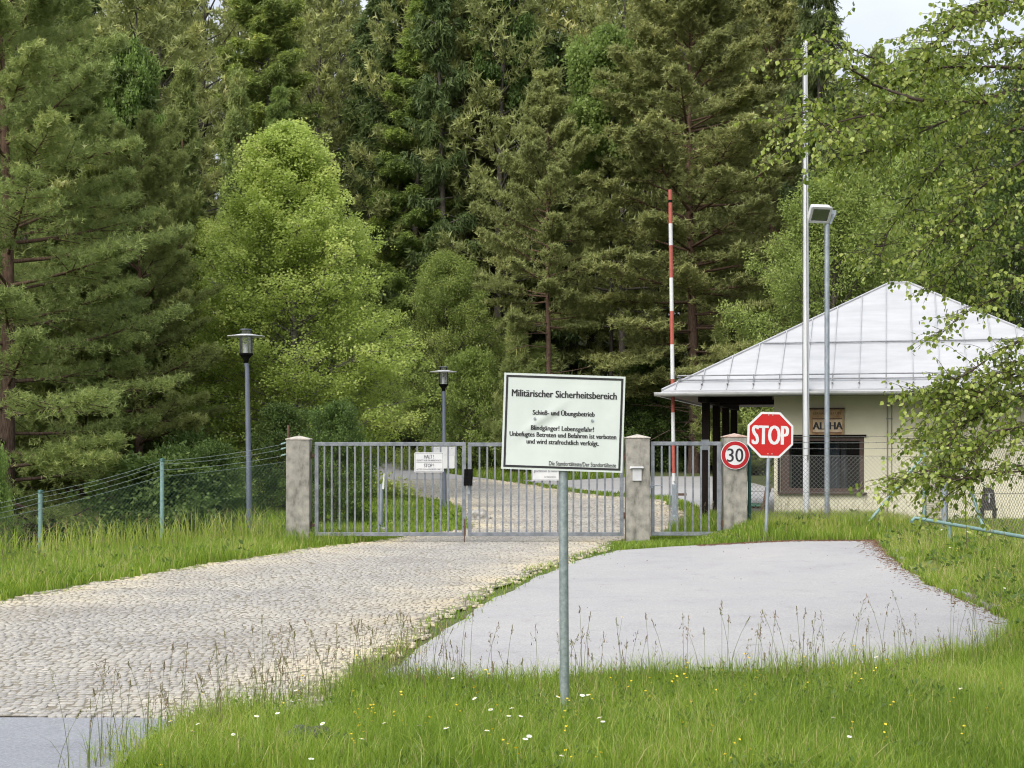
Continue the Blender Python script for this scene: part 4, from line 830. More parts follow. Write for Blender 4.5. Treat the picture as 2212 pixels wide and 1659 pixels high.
def leaves(n, ln, wd, spread, seed):
    r = np.random.default_rng(seed); V = []
    for i in range(n):
        p = np.array([r.normal(0, spread*.6), r.normal(0, spread*.6), r.uniform(0, 1)]); d = r.normal(size=3)+np.array([0, 0, .4]); d /= np.linalg.norm(d)
        s = np.cross(d, r.normal(size=3)); s /= np.linalg.norm(s); f = np.cross(d, s)*.12*ln
        V += [p, p+d*ln*.45+s*wd+f, p+d*ln, p+d*ln*.45-s*wd+f]
    return np.array(V), np.arange(4*n).reshape(-1, 4)
def prisms(p0, p1, r0, r1, k=4):
    n = len(p0); d = unit(p1-p0); a = np.where(np.abs(d[:, 2:3]) < .9, np.array([[0, 0, 1.]]), np.array([[1., 0, 0]])); x = unit(np.cross(a, d)); y = np.cross(d, x)
    an = np.arange(k)*2*math.pi/k; c, s = np.cos(an), np.sin(an); off = x[:, None, :]*c[None, :, None]+y[:, None, :]*s[None, :, None]
    V = np.concatenate([p0[:, None]+off*np.reshape(r0, (-1, 1, 1)), p1[:, None]+off*np.reshape(r1, (-1, 1, 1))], 1).reshape(-1, 3)
    f = np.array([[i, (i+1) % k, k+(i+1) % k, k+i] for i in range(k)]); return V, (f[None]+(np.arange(n)*2*k)[:, None, None]).reshape(-1, 4)
def chain_tube(P, rad, k=8):
    n = len(P); V = []; an = np.arange(k)*2*math.pi/k
    for p, r_ in zip(P, rad): V.append(np.stack([p[0]+r_*np.cos(an), p[1]+r_*np.sin(an), np.full(k, p[2])], -1))
    i = np.arange(n*k).reshape(n, k); f = np.stack([i[:-1], np.roll(i[:-1], -1, 1), np.roll(i[1:], -1, 1), i[1:]], -1).reshape(-1, 4); return np.concatenate(V), f
def merge(parts):
    V = []; T = []; o = 0
    for v, t in parts: V.append(v); T.append(t+o); o += len(v)
    return np.concatenate(V), np.concatenate(T)

def grow(seed, Ht, base, Rad, prof, nbr, el, curve, nsub, sublen, ntuft, tmpl, size, dirmix, jit, tr, vert=.12, s0=.22, stubs=0, twigs=True, tip=.25, pw=1.0, top=0.985, tone0=.45, cone=0):
    """one tree: returns (wood V,T) and (crown V,T,tone). dirmix = (outward, up, noise) weights of the shoot direction"""
    r = np.random.default_rng(seed)
    t = (np.linspace(0, 1, nbr)**pw)+r.normal(0, .012, nbr); t = np.clip(t, 0, 1); zb = Ht*base+(Ht*top-Ht*base)*t
    ph = r.uniform(0, 6.28, 2); amp = .012*Ht
    cen = lambda z: np.stack([amp*np.sin(z/Ht*4+ph[0])*z/Ht, amp*np.sin(z/Ht*3.3+ph[1])*z/Ht, z], -1)
    az = np.arange(nbr)*2.39996+r.normal(0, .35, nbr); L_ = Rad*prof(t)*r.uniform(.72, 1.12, nbr); e = np.radians(el[0]+(el[1]-el[0])*t+r.normal(0, 7, nbr))
    hd = np.stack([np.cos(az), np.sin(az), 0*az], -1); Z = np.array([0, 0, 1.]); org = cen(zb); btone = r.normal(tone0, .10, nbr)
    cv = curve*r.uniform(.6, 1.3, nbr)
    def P(i, s): return org[i]+hd[i]*(L_[i]*s*np.cos(e[i]))[..., None]+Z*(L_[i]*(s*np.sin(e[i])+cv[i]*s*s))[..., None]
    wood = []
    zs = np.linspace(0, Ht*.985, 14); rad = tr*(1-zs/Ht)**.8+.012; rad[0] *= 1.35; P_ = cen(zs); P_[0, 2] = -.5; wood.append(chain_tube(P_, rad))
    K = 5; bi = np.arange(nbr); br = np.clip(tr*.30*(L_/Rad)**.8, .012, .2)
    for k in range(K):
        a, b_ = P(bi, np.full(nbr, k/K)), P(bi, np.full(nbr, (k+1)/K)); wood.append(prisms(a, b_, br*(1-k/K*.85), br*(1-(k+1)/K*.85), 5))
    if stubs:
        zz = Ht*base*r.uniform(.25, 1.0, stubs); a2 = r.uniform(0, 6.28, stubs); ll = Rad*r.uniform(.15, .75, stubs); dd = np.stack([np.cos(a2), np.sin(a2), r.normal(.05, .18, stubs)], -1); c0 = cen(zz)
        m1 = c0+dd*(ll*.5)[:, None]; m2 = c0+dd*ll[:, None]+Z*(r.normal(-.06, .12, stubs)*ll)[:, None]; wood += [prisms(c0, m1, np.full(stubs, tr*.16), np.full(stubs, tr*.11)), prisms(m1, m2, np.full(stubs, tr*.11), np.full(stubs, .008))]
    # side shoots
    I = np.repeat(bi, nsub); n = len(I); s = s0+(1-s0)*((np.tile(np.arange(nsub), nbr)+r.uniform(0, 1, n))/nsub); sg = np.where(r.random(n) < .5, -1, 1)
    ang = sg*np.radians(r.uniform(22, 72, n)); ca, sa = np.cos(ang), np.sin(ang); h_ = hd[I]; dv = np.stack([h_[:, 0]*ca-h_[:, 1]*sa, h_[:, 0]*sa+h_[:, 1]*ca, np.tan(e[I]*.5)+r.normal(0, vert, n)+2*cv[I]*s*.5], -1); dv = unit(dv)
    sl = L_[I]*sublen*(1.12-s)*r.uniform(.7, 1.25, n)+.10*size; q0 = P(I, s)
    if twigs: wood.append(prisms(q0, q0+dv*(sl*.9)[:, None], np.clip(br[I]*.35, .006, .05), np.full(n, .004), 3))
    J = np.repeat(np.arange(n), ntuft); m_ = len(J); u = (np.tile(np.arange(ntuft), n)+r.uniform(0, 1, m_))/ntuft*.95+.08
    pos = q0[J]+dv[J]*(sl[J]*u)[:, None]+r.normal(0, 1, (m_, 3))*jit*np.array([1, 1, .6])
    td = dv[J]*dirmix[0]+Z*dirmix[1]+r.normal(size=(m_, 3))*dirmix[2]
    tone = btone[I][J]+r.normal(0, .12, m_)+tip*np.clip(u*s[J]-.45, 0, 1)
    crown = spray(tmpl, pos, td, size*r.uniform(.7, 1.25, m_), tone, r)
    out_ = [crown]
    if cone:   # pale upright new shoots at the branch ends and the leader
        k2 = r.choice(nbr, cone, p=(.15+t)/np.sum(.15+t)); pos = P(k2, r.uniform(.75, 1.02, cone))+r.normal(0, .06, (cone, 3)); pos = np.concatenate([pos, np.tile(cen(np.array([Ht*.985])), (7, 1))+r.normal(0, .09, (7, 3))*np.array([1, 1, .5])])
        out_.append(spray(needles(5, .55, .05, 4, 14, .5, 3), pos, Z+r.normal(0, .16, (len(pos), 3)), size*r.uniform(.7, 1.7, len(pos)), np.full(len(pos), .88)+r.normal(0, .06, len(pos)), r))
    V = np.concatenate([c[0] for c in out_]); off = 0; T = []
    for c in out_: T.append(c[1]+off); off += len(c[0])
    return merge(wood), (V, np.concatenate(T), np.concatenate([c[2] for c in out_]))
def tree_kind(name, wood, crown, bark, leaf, wname='trunk'):
    """a first tree of a kind; later ones copy it"""
    wm = np_mesh(name+'_wood', wood[0], wood[1], smooth=True, quad=True); wm.materials.append(bark)
    cm = np_mesh(name+'_crown', crown[0], crown[1], crown[2], quad=crown[1].shape[1] == 4); cm.materials.append(leaf); return wm, cm
KIND = {}
def kind(key, Ht, Rad, bark, leaf, **k):
    wood, crown = grow(Ht=Ht, Rad=Rad, **k); KIND[key] = (Ht, Rad)+tree_kind(key, wood, crown, bark, leaf)
def plant(key, name, label, cat, x, ytop, D, wpx, group=None, rz=None, sink=0.1, leafmat_=None, z0=None):
    Ht, Rad, wm, cm = KIND[key]; X = px_x(x, D); g = hz(X, D)-sink if z0 is None else z0
    sz = (px_z(ytop, D)-g)/Ht; sxy = wpx/F*D/(2*Rad)
    t = thing(name, label, cat, (X, D, g), random.uniform(0, 6.28) if rz is None else rz, group); t.scale = (sxy, sxy, sz)
    link('trunk', wm, None, t); c = link('crown', cm, None, t)
    if leafmat_ is not None:
        c.material_slots[0].link = 'OBJECT'; c.material_slots[0].material = leafmat_
    return t
cone_ = lambda p, lo=.04: (lambda t: lo+(1-lo)*(1-t)**p)
def round_(a, b): return lambda t: np.clip(np.sin(np.clip(a+(b-a)*t, 0, 1)*math.pi), .03, 1)**.75
NT = needles(9, .68, .062, 22, 82, .6, 1); NT2 = needles(8, .72, .085, 22, 82, .55, 2); SP = needles(8, .42, .055, 18, 62, .85, 4); SPD = needles(7, .5, .07, 15, 60, .8, 5)
LF = leaves(6, .42, .15, .55, 6); LF2 = leaves(6, .55, .22, .6, 7); LFS = leaves(6, .50, .085, .5, 8)

kind('pine_near', 17, 5.2, M['pine_bark'], M['pine'], seed=1, base=.10, prof=lambda t: .42+.58*np.clip(1-np.abs(t-.30)/.75, 0, 1)**.8*(1-.5*t), nbr=95, el=(-6, 38), curve=.10, nsub=24, sublen=.42, ntuft=26, tmpl=NT, size=.165, dirmix=(.5, .75, .35), jit=.10, tr=.22, vert=.16, s0=.24, stubs=26, cone=160)
kind('pine_young', 11, 2.4, M['pine_bark'], M['pine'], seed=2, base=.05, prof=cone_(.85), nbr=95, el=(8, 58), curve=.16, nsub=13, sublen=.44, ntuft=18, tmpl=NT2, size=.20, dirmix=(.5, .8, .3), jit=.07, tr=.12, vert=.2, s0=.2, cone=150)
kind('pine_tall', 21, 4.4, M['pine_bark'], M['pine_far'], seed=3, base=.36, prof=lambda t: np.clip(.55+.45*np.sin(np.clip(t*1.15+.1, 0, 1)*math.pi)-.75*np.clip(t-.55, 0, 1), .05, 1), nbr=84, el=(-4, 48), curve=.08, nsub=19, sublen=.42, ntuft=21, tmpl=NT2, size=.225, dirmix=(.5, .7, .35), jit=.12, tr=.19, vert=.14, s0=.26, stubs=20, cone=60)
kind('pine_full', 22, 4.8, M['pine_bark'], M['pine_far'], seed=4, base=.16, prof=lambda t: np.clip(.75+.25*np.sin(t*math.pi)-.85*np.clip(t-.45, 0, 1)**1.1, .05, 1), nbr=125, el=(-8, 46), curve=.06, nsub=19, sublen=.42, ntuft=20, tmpl=NT2, size=.24, dirmix=(.5, .7, .35), jit=.13, tr=.22, vert=.13, s0=.28, stubs=34, cone=90)
kind('spruce', 25, 3.5, M['bark'], M['spruce'], seed=5, base=.10, prof=cone_(.72, .05), nbr=150, el=(-22, 28), curve=.17, nsub=17, sublen=.32, ntuft=15, tmpl=SP, size=.36, dirmix=(.35, -.8, .30), jit=.07, tr=.22, vert=.05, s0=.16, tip=.75, pw=.9, tone0=.36)
kind('spruce_dark', 25, 3.6, M['bark'], M['dark_spruce'], seed=6, base=.05, prof=cone_(.75, .05), nbr=120, el=(-20, 30), curve=.15, nsub=11, sublen=.34, ntuft=8, tmpl=SPD, size=.50, dirmix=(.4, -.65, .3), jit=.1, tr=.22, vert=.08, s0=.18, tip=.3, pw=.9)
kind('birch', 12.5, 3.9, M['birch_bark'], M['birch'], seed=7, base=.05, prof=lambda t: np.clip(1.0-t**2.1, .06, 1)**.66*np.clip(.8+t*2, 0, 1), nbr=200, el=(8, 66), curve=-.05, nsub=14, sublen=.42, ntuft=13, tmpl=LF, size=.18, dirmix=(.3, -.25, .6), jit=.15, tr=.12, vert=.5, s0=.26, tip=.30, tone0=.42)
kind('willow', 9, 3.6, M['bark'], M['willow'], seed=8, base=.05, prof=round_(.22, .97), nbr=105, el=(5, 72), curve=-.02, nsub=14, sublen=.46, ntuft=13, tmpl=LFS, size=.22, dirmix=(.5, .3, .5), jit=.15, tr=.12, vert=.5, s0=.26, tip=.35, tone0=.40)
kind('maple', 18, 3.2, M['bark'], M['maple'], seed=9, base=.70, prof=round_(.25, .96), nbr=75, el=(8, 68), curve=.0, nsub=12, sublen=.44, ntuft=10, tmpl=LF2, size=.27, dirmix=(.3, .0, .6), jit=.16, tr=.12, vert=.4, s0=.3, tip=.3, tone0=.45)
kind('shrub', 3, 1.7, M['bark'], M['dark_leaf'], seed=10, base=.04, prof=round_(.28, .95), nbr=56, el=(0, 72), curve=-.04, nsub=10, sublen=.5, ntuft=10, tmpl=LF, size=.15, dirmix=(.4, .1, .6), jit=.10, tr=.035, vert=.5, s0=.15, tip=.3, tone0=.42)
kind('pine_small', 4, 1.15, M['pine_bark'], M['pine'], seed=12, base=.03, prof=cone_(.8), nbr=60, el=(12, 62), curve=.2, nsub=8, sublen=.42, ntuft=7, tmpl=NT, size=.22, dirmix=(.5, .85, .25), jit=.05, tr=.05, vert=.2, s0=.15, cone=90)

# ---------------------------------------------------------------- trees one by one
ev, dc = 'tree', 'tree'
gp, gs, gb, gy = 'pines at the wood edge', 'spruces in the wood', 'broadleaved trees', 'young pines with pale shoots'
plant('pine_near', 'pine_tree', 'big pine with a reddish trunk and wide low boughs at the left edge', ev, 10, -230, 38, 880, gp, 1.0, z0=-1.6)
plant('pine_full', 'pine_tree', 'broad pine behind the big left pine, its crown reaching over the left edge', ev, -150, -260, 46, 640, gp, 2.0, leafmat_=M['pine'], z0=-1.9)
plant('pine_young', 'pine_tree', 'full pine with pale upright shoots just right of the big left pine top', ev, 172, 0, 45, 480, gp, .4, z0=-1.6)
plant('pine_young', 'pine_tree', 'narrow pine with a pale pointed top left of the bright birch', ev, 390, 140, 51, 330, gp, 2.4, z0=-1)
plant('pine_young', 'pine_tree', 'slim pine with pale shoots behind the left shoulder of the bright birch', ev, 516, 160, 55, 250, gp, 4.1, z0=-.6)
plant('spruce', 'spruce_tree', 'small yellow green spruce tip peeping out over the top of the bright birch', ev, 598, 178, 57, 230, gs, .3, z0=-1, leafmat_=M['maple'])
plant('maple', 'maple_tree', 'light green broadleaf crown showing between the left pines', dc, 292, 138, 58, 190, gb, 1.1, z0=-1)
plant('birch', 'birch_tree', 'big bright yellow green birch with a pointed crown behind the left street lamp', dc, 632, 290, 48, 640, gb, .6, z0=-.2)
plant('birch', 'birch_tree', 'smaller green birch filling the gap between the left pines and the bright birch', dc, 445, 500, 51, 300, gb, 3.6, z0=-1.0)
plant('willow', 'willow_tree', 'grey green bushy tree glimpsed low behind the boughs of the big left pine', dc, 210, 465, 50, 430, gb, 2.2, z0=-1.5, leafmat_=M['maple'])
plant('spruce', 'spruce_tree', 'tall brownish spruce with hanging twigs and cones above the bright birch', ev, 585, -230, 76, 400, gs, 1.2)
plant('spruce', 'spruce_tree', 'tall yellow green spruce with tiered hanging boughs at the middle of the wood', ev, 900, -25, 81, 350, gs, 5.0)
plant('pine_full', 'pine_tree', 'tall olive pine behind the middle spruce, between it and the light maple', ev, 1060, -130, 84, 420, gp, 3.0)
plant('pine_tall', 'pine_tree', 'pine with pale pointed top and bare orange trunk above the warning sign', ev, 1185, 168, 66, 330, gp, .8)
plant('maple', 'maple_tree', 'bright green maple crown standing out among the dark pines', dc, 1318, 100, 68.5, 250, gb, 2.9, z0=.3)
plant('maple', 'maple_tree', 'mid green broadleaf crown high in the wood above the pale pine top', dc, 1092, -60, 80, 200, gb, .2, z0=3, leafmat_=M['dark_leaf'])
plant('pine_full', 'pine_tree', 'huge brown olive pine with dead lower boughs behind the raised barrier', ev, 1500, -90, 66, 560, gp, 2.6)
plant('pine_full', 'pine_tree', 'tall pine with a rounded top directly left of the upper flagpole', ev, 1660, -60, 76, 420, gp, 5.1)
plant('spruce_dark', 'spruce_tree', 'dark ragged spruce silhouetted against the sky at the top of the flagpole', ev, 1775, -190, 64, 270, gs, 3.3)
plant('pine_young', 'pine_tree', 'little pine tip poking into the sky right of the flagpole', ev, 1893, 108, 80, 230, gp, .9)
plant('willow', 'willow_tree', 'grey green willow between the flagpole and the guardhouse roof', dc, 1800, 420, 54, 480, gb, 4.4)
plant('willow', 'willow_tree', 'large green tree behind the guardhouse roof peak', dc, 2010, 175, 60, 500, gb, 1.9)
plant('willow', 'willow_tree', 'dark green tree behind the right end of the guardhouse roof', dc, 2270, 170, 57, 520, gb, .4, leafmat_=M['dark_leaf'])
plant('willow', 'willow_tree', 'silvery green round tree behind the second street lamp', dc, 965, 582, 74, 310, gb, 3.0)
plant('willow', 'willow_tree', 'small silvery tree between the bright birch and the round tree', dc, 850, 500, 86, 240, gb, 5.2)
plant('pine_small', 'pine_tree', 'young pine with pale shoots rising behind the top left corner of the warning sign', ev, 1114, 685, 66, 150, gy, .2)
plant('pine_small', 'pine_tree', 'bushy young pine directly behind the warning sign', ev, 1170, 755, 66.5, 250, gy, 2.2)
plant('pine_small', 'pine_tree', 'young pine with long pale shoots just above the left end of the guardhouse roof', ev, 1630, 652, 64, 200, gy, 3.9)
plant('pine_small', 'pine_tree', 'shorter young pine left of the guardhouse roof edge', ev, 1558, 712, 64.5, 150, gy, 5.5)
plant('pine_small', 'pine_tree', 'small dark young pine seen between the porch posts and the STOP sign', ev, 1612, 905, 63.5, 120, gy, 1.5)
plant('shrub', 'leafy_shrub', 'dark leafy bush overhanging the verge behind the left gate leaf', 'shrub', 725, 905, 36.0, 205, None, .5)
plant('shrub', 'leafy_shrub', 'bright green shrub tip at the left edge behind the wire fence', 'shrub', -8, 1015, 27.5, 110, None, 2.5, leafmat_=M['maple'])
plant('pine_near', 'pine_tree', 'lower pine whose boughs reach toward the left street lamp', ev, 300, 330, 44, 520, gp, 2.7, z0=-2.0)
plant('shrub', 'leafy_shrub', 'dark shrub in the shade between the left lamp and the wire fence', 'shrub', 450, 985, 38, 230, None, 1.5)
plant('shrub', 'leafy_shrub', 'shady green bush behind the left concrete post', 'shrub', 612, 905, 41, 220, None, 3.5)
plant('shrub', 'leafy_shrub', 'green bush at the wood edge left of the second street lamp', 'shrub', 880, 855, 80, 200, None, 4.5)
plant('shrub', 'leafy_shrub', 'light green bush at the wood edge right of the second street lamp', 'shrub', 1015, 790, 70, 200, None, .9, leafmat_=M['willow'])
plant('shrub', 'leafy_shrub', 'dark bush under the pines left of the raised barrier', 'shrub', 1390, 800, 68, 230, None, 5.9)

# ---------------------------------------------------------------- wood behind and undergrowth, far off and uncountable
def bulk(name, protos, spots, mats, label, cat):
    Vs, Ts, To, Mi = [], [], [], []; off = 0; r = np.random.default_rng(77)
    for (k, X, Y, z, sxy, sz) in spots:
        (wv, wt), (cv, ct, cto) = protos[k][0]; a = r.uniform(0, 6.28); c, s = math.cos(a), math.sin(a)
        for v, tq, tn, m_ in ((wv, wt, np.full(len(wv), .3), 0), (cv, ct, np.clip(cto+r.normal(0, .10), 0, 1), protos[k][1])):
            q = np.stack([(v[:, 0]*c-v[:, 1]*s)*sxy+X, (v[:, 0]*s+v[:, 1]*c)*sxy+Y, v[:, 2]*sz+z], -1)
            if tq.shape[1] == 4: tq = np.concatenate([tq[:, [0, 1, 2]], tq[:, [0, 2, 3]]])
            Vs.append(q); Ts.append(tq+off); To.append(tn); Mi.append(np.full(len(tq), m_)); off += len(v)
    me = np_mesh(name, np.concatenate(Vs), np.concatenate(Ts), np.concatenate(To), mi=np.concatenate(Mi))
    return tag(link(name, me, mats), label, cat, None, 'stuff')
far_p = grow(seed=21, Ht=22, base=.12, Rad=4.4, prof=lambda t: np.clip(.8+.2*np.sin(t*math.pi)-.85*np.clip(t-.4, 0, 1)**1.1, .05, 1), nbr=70, el=(-8, 46), curve=.06, nsub=9, sublen=.42, ntuft=6, tmpl=needles(5, .7, .10, 22, 78, .5, 9), size=.46, dirmix=(.5, .7, .35), jit=.15, tr=.22, vert=.14, s0=.25, twigs=False)
far_s = grow(seed=22, Ht=25, base=.06, Rad=3.6, prof=cone_(.75, .05), nbr=90, el=(-20, 30), curve=.15, nsub=8, sublen=.34, ntuft=6, tmpl=needles(5, .6, .11, 15, 60, .7, 10), size=.55, dirmix=(.4, -.65, .3), jit=.1, tr=.22, vert=.08, s0=.15, twigs=False, pw=.9)
r_ = np.random.default_rng(9); spots = []
for Y, n, x0, x1 in ((82, 19, -30, 24), (90, 20, -34, 27), (100, 22, -40, 30), (112, 24, -46, 34), (126, 26, -54, 38)):
    for k in range(n):
        X = x0+(x1-x0)*(k+r_.uniform(.1, .9))/n; y = Y+r_.uniform(-4, 4)
        if np.interp(y, [77.5, 87, 110], [-10, -14, -25]) < X < np.interp(y, [77.5, 87, 110], [-4.7, -8, -18.4]): X += 6
        z = hz(X, y)-.3; xp = CX+X/y*F
        cap = 1e9 if xp < 1690 else (60 if xp < 1750 else 215)
        Ht = r_.uniform(23, 31); kx = 's' if (r_.random() < .55 if xp < 1000 else r_.random() < .3) else 'p'
        if xp > 1690: Ht = min(Ht, px_z(cap+r_.uniform(0, 60), y)-z)
        spots.append((kx, X, y, z, r_.uniform(.85, 1.15)*min(1, Ht/20+.15), Ht/(25 if kx == 's' else 22)))
for k in range(12):   # right side behind the guardhouse
    X = r_.uniform(20, 44); y = r_.uniform(72, 110); z = hz(X, y); Ht = px_z(r_.uniform(190, 300), y)-z; spots.append(('p', X, y, z, .8, Ht/22))
for k in range(16):   # left slope
    X = r_.uniform(-32, -13); y = r_.uniform(56, 76); z = hz(X, y); spots.append(('ps'[k % 2], X, y, z, .95, r_.uniform(.7, 1.0)))
bulk('forest', {'p': (far_p, 1), 's': (far_s, 2)}, spots, [M['bark'], M['pine_far'], M['dark_spruce']], 'dense dark conifer wood filling the slope behind the nearer trees', 'forest')
und = grow(seed=31, Ht=3, Rad=1.7, base=.04, prof=round_(.28, .95), nbr=34, el=(0, 72), curve=-.04, nsub=8, sublen=.5, ntuft=8, tmpl=leaves(5, .55, .2, .6, 15), size=.20, dirmix=(.4, .1, .6), jit=.10, tr=.03, vert=.5, s0=.15, tip=.3, tone0=.40, twigs=False)
spots = []
for k in range(85):
    X = r_.uniform(-11, 22); y = r_.uniform(69, 79); 
    if X < np.interp(y, [61, 68, 77.5, 87, 110], [-.3, -1.7, -4.2, -7.6, -18])+.6: y += 16+max(0, -2-X)*.9
    spots.append(('u', X, y, hz(X, y)-.1, r_.uniform(.7, 1.4), r_.uniform(.5, 1.35)))
for k in range(60):
    X = r_.uniform(-19, -5.6); y = r_.uniform(36, 58); d_ = np.interp(y, XL_Y, XL_X)-X
    if d_ < 1.2: continue
    spots.append(('u', X, y, hz(X, y)-.1, r_.uniform(.7, 1.2), r_.uniform(.5, .95)))
for k in range(30):
    X = r_.uniform(12, 26); y = r_.uniform(46, 60); spots.append(('u', X, y, hz(X, y)-.1, r_.uniform(.8, 1.5), r_.uniform(.6, 1.5)))
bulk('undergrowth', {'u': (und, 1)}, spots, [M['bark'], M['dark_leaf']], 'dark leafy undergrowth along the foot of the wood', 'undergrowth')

# ---------------------------------------------------------------- birch whose boughs hang in from the right
def near_birch():
    r = np.random.default_rng(41); limbs = [
        (14.6, [(2400, 120), (2330, 60), (2212, 80), (2110, 105), (2010, 135), (1930, 160)], 1.3, .75), (14.0, [(2400, 90), (2330, -60), (2190, -20), (2090, 40), (2030, 95), (1990, 160)], 1.4, .8), (15.2, [(2400, 100), (2310, 10), (2212, 20), (2120, 60), (2060, 40)], 1.2, .7),
        (14.8, [(2400, 210), (2330, 160), (2212, 152), (2041, 152), (1960, 178), (1880, 142), (1800, 116), (1745, 95)], .9, .55),
        (14.3, [(2400, 260), (2330, 190), (2208, 187), (2141, 217), (2060, 213), (1995, 217), (1930, 216), (1885, 246), (1800, 226), (1735, 236), (1690, 250)], 1.35, .85),
        (14.3, [(1995, 217), (1900, 200), (1830, 170), (1755, 152), (1680, 165)], 1.0, .7), (14.2, [(1885, 246), (1800, 268), (1735, 290), (1690, 325), (1672, 350)], 1.1, .75), (14.5, [(1930, 216), (1850, 290), (1760, 320), (1700, 300)], 1.1, .8),
        (14.9, [(2141, 217), (2040, 262), (1950, 300), (1860, 330), (1790, 340)], 1.15, .9), (15.4, [(2400, 330), (2330, 270), (2220, 280), (2108, 297), (2050, 330), (2015, 367), (1965, 430), (1915, 500), (1895, 560)], .7, .7),
        (14.4, [(2400, 400), (2330, 330), (2212, 350), (2120, 400), (2060, 470), (2000, 530), (1960, 560)], .7, .8), (15.0, [(2400, 380), (2330, 300), (2212, 250), (2150, 290), (2090, 370), (2060, 420)], .75, .8), (14.2, [(2400, 480), (2330, 420), (2212, 430), (2160, 480), (2110, 560), (2090, 600)], .8, .8),
        (14.7, [(2400, 600), (2330, 560), (2212, 600), (2150, 640), (2080, 668), (2040, 700), (2005, 728)], .8, .5), (15.3, [(2400, 620), (2330, 540), (2212, 530), (2150, 560), (2130, 610)], .7, .6),
        (14.0, [(2400, 720), (2330, 690), (2212, 730), (2150, 765), (2090, 805), (2040, 828), (1995, 830)], .9, .55), (14.5, [(2400, 780), (2330, 740), (2212, 775), (2140, 830), (2060, 850), (2000, 880)], 1.2, .8),
        (14.9, [(2400, 900), (2330, 850), (2212, 850), (2130, 885), (2060, 920), (2000, 965)], 1.1, .75), (14.2, [(2400, 960), (2330, 920), (2212, 930), (2130, 950), (2070, 990), (2030, 1020)], .9, .8), (13.9, [(2400, 1040), (2330, 1000), (2212, 1015), (2120, 1025), (2062, 1036), (1995, 1012), (1945, 1055)], .6, .8),
        (14.3, [(2400, 900), (2300, 850), (2180, 870), (2100, 930), (2060, 1000), (2035, 1060)], .75, 1.0), (14.8, [(2400, 850), (2300, 800), (2170, 810), (2080, 860), (2020, 930), (1990, 980)], .8, .8), (13.8, [(2400, 960), (2280, 900), (2150, 930), (2105, 1000), (2095, 1080)], .7, .9)]
    twigs = []; pos = []; ax = []; size = []; tone = []
    for D, pts, dens, ln in limbs:
        off = r.normal(0, .12, (len(pts), 3)); off[:, 2] *= .1; P = np.array([at(x, y, D+r.normal(0, .12)) for x, y in pts]); P[:, 1] += np.linspace(0, r.normal(0, .5), len(P))
        seg = np.linalg.norm(np.diff(P, axis=0), axis=1); cum = np.concatenate([[0], np.cumsum(seg)]); tot = cum[-1]; m_ = int(tot/.09)+2
        s = np.linspace(0, tot, m_); Q = np.stack([np.interp(s, cum, P[:, k]) for k in range(3)], -1); Q += np.cumsum(r.normal(0, .008, Q.shape), 0)*.6
        rad = .004+.026*(1-s/tot)**1.4*min(1, tot/4); twigs.append(prisms(Q[:-1], Q[1:], rad[:-1], rad[1:], 6))
        main = unit(P[-1]-P[0]); n_st = int(tot*40*dens)
        for k in range(n_st):
            f = r.uniform(.22, 1)**.8; p = np.array([np.interp(f*tot, s, Q[:, j]) for j in range(3)]); 
            xp_ = CX+p[0]/p[1]*F
            if p[2] > H+6.0*0 and p[2] > 3.8 and xp_ < 1840 and r.random() < min(.72, (1840-xp_)/150): continue
            d = main*r.uniform(.2, 1)+r.normal(0, .55, 3)*np.array([1, 1, .55])+np.array([0, 0, .12]); d = unit(d[None])[0]
            L_ = ln*r.uniform(.2, .75); ns = max(3, int(L_/.055)); q = [p]
            for j in range(ns): d = unit((d+np.array([0, 0, -.085])+r.normal(0, .09, 3))[None])[0]; q.append(q[-1]+d*L_/ns)
            q = np.array(q); rr = np.linspace(.0042, .0016, len(q)); twigs.append(prisms(q[:-1], q[1:], rr[:-1], rr[1:], 3))
            for j in range(1, len(q)):
                for _ in range(r.integers(1, 3)):
                    a = unit((np.array([0, 0, -.75])+d*.5+r.normal(0, .6, 3))[None])[0]; st = q[j]+unit((r.normal(0, 1, 3)+a*.6)[None])[0]*.018
                    pos.append(st); ax.append(a); size.append(r.uniform(.034, .062)); tone.append(np.clip(r.normal(.45, .27), 0, 1))
    ltv = np.array([[0, 0, 0], [-.30, .03, .20], [-.42, .05, .42], [-.2, .0, .75], [0, -.05, 1.0], [.2, .0, .75], [.42, .05, .42], [.30, .03, .20], [0, -.04, .42]])
    ltf = np.array([[8, i, (i+1) % 8] for i in range(8)])
    crown = spray((ltv, ltf), np.array(pos), np.array(ax), np.array(size), np.array(tone), r)
    tx, ty = px_x(2420, 14.5), 14.6
    t = thing('birch_tree', 'near birch whose leafy boughs hang in from the right edge over the roof and flagpole', 'tree', (tx, ty, hz(tx, ty)))
    o = np.array(t.location)
    zs = np.linspace(-.4, 9.5, 16); tp = np.stack([tx+.10*np.sin(zs*.6), ty+.08*np.sin(zs*.45), zs+o[2]], -1); trk = chain_tube(tp, .15*(1-np.clip(zs, 0, 9.4)/10)**.7+.01, 12)
    link('trunk', np_mesh('near_birch_trunk', trk[0]-o, trk[1], smooth=True, quad=True), M['birch_bark'], t)
    wv, wt = merge(twigs); link('branches', np_mesh('near_birch_branches', wv-o, wt, smooth=True, quad=True), M['twig'], t)
    link('crown', np_mesh('near_birch_leaves', crown[0]-o, crown[1], crown[2]), M['near_birch'], t)
    print('near birch leaves', len(pos))
near_birch()
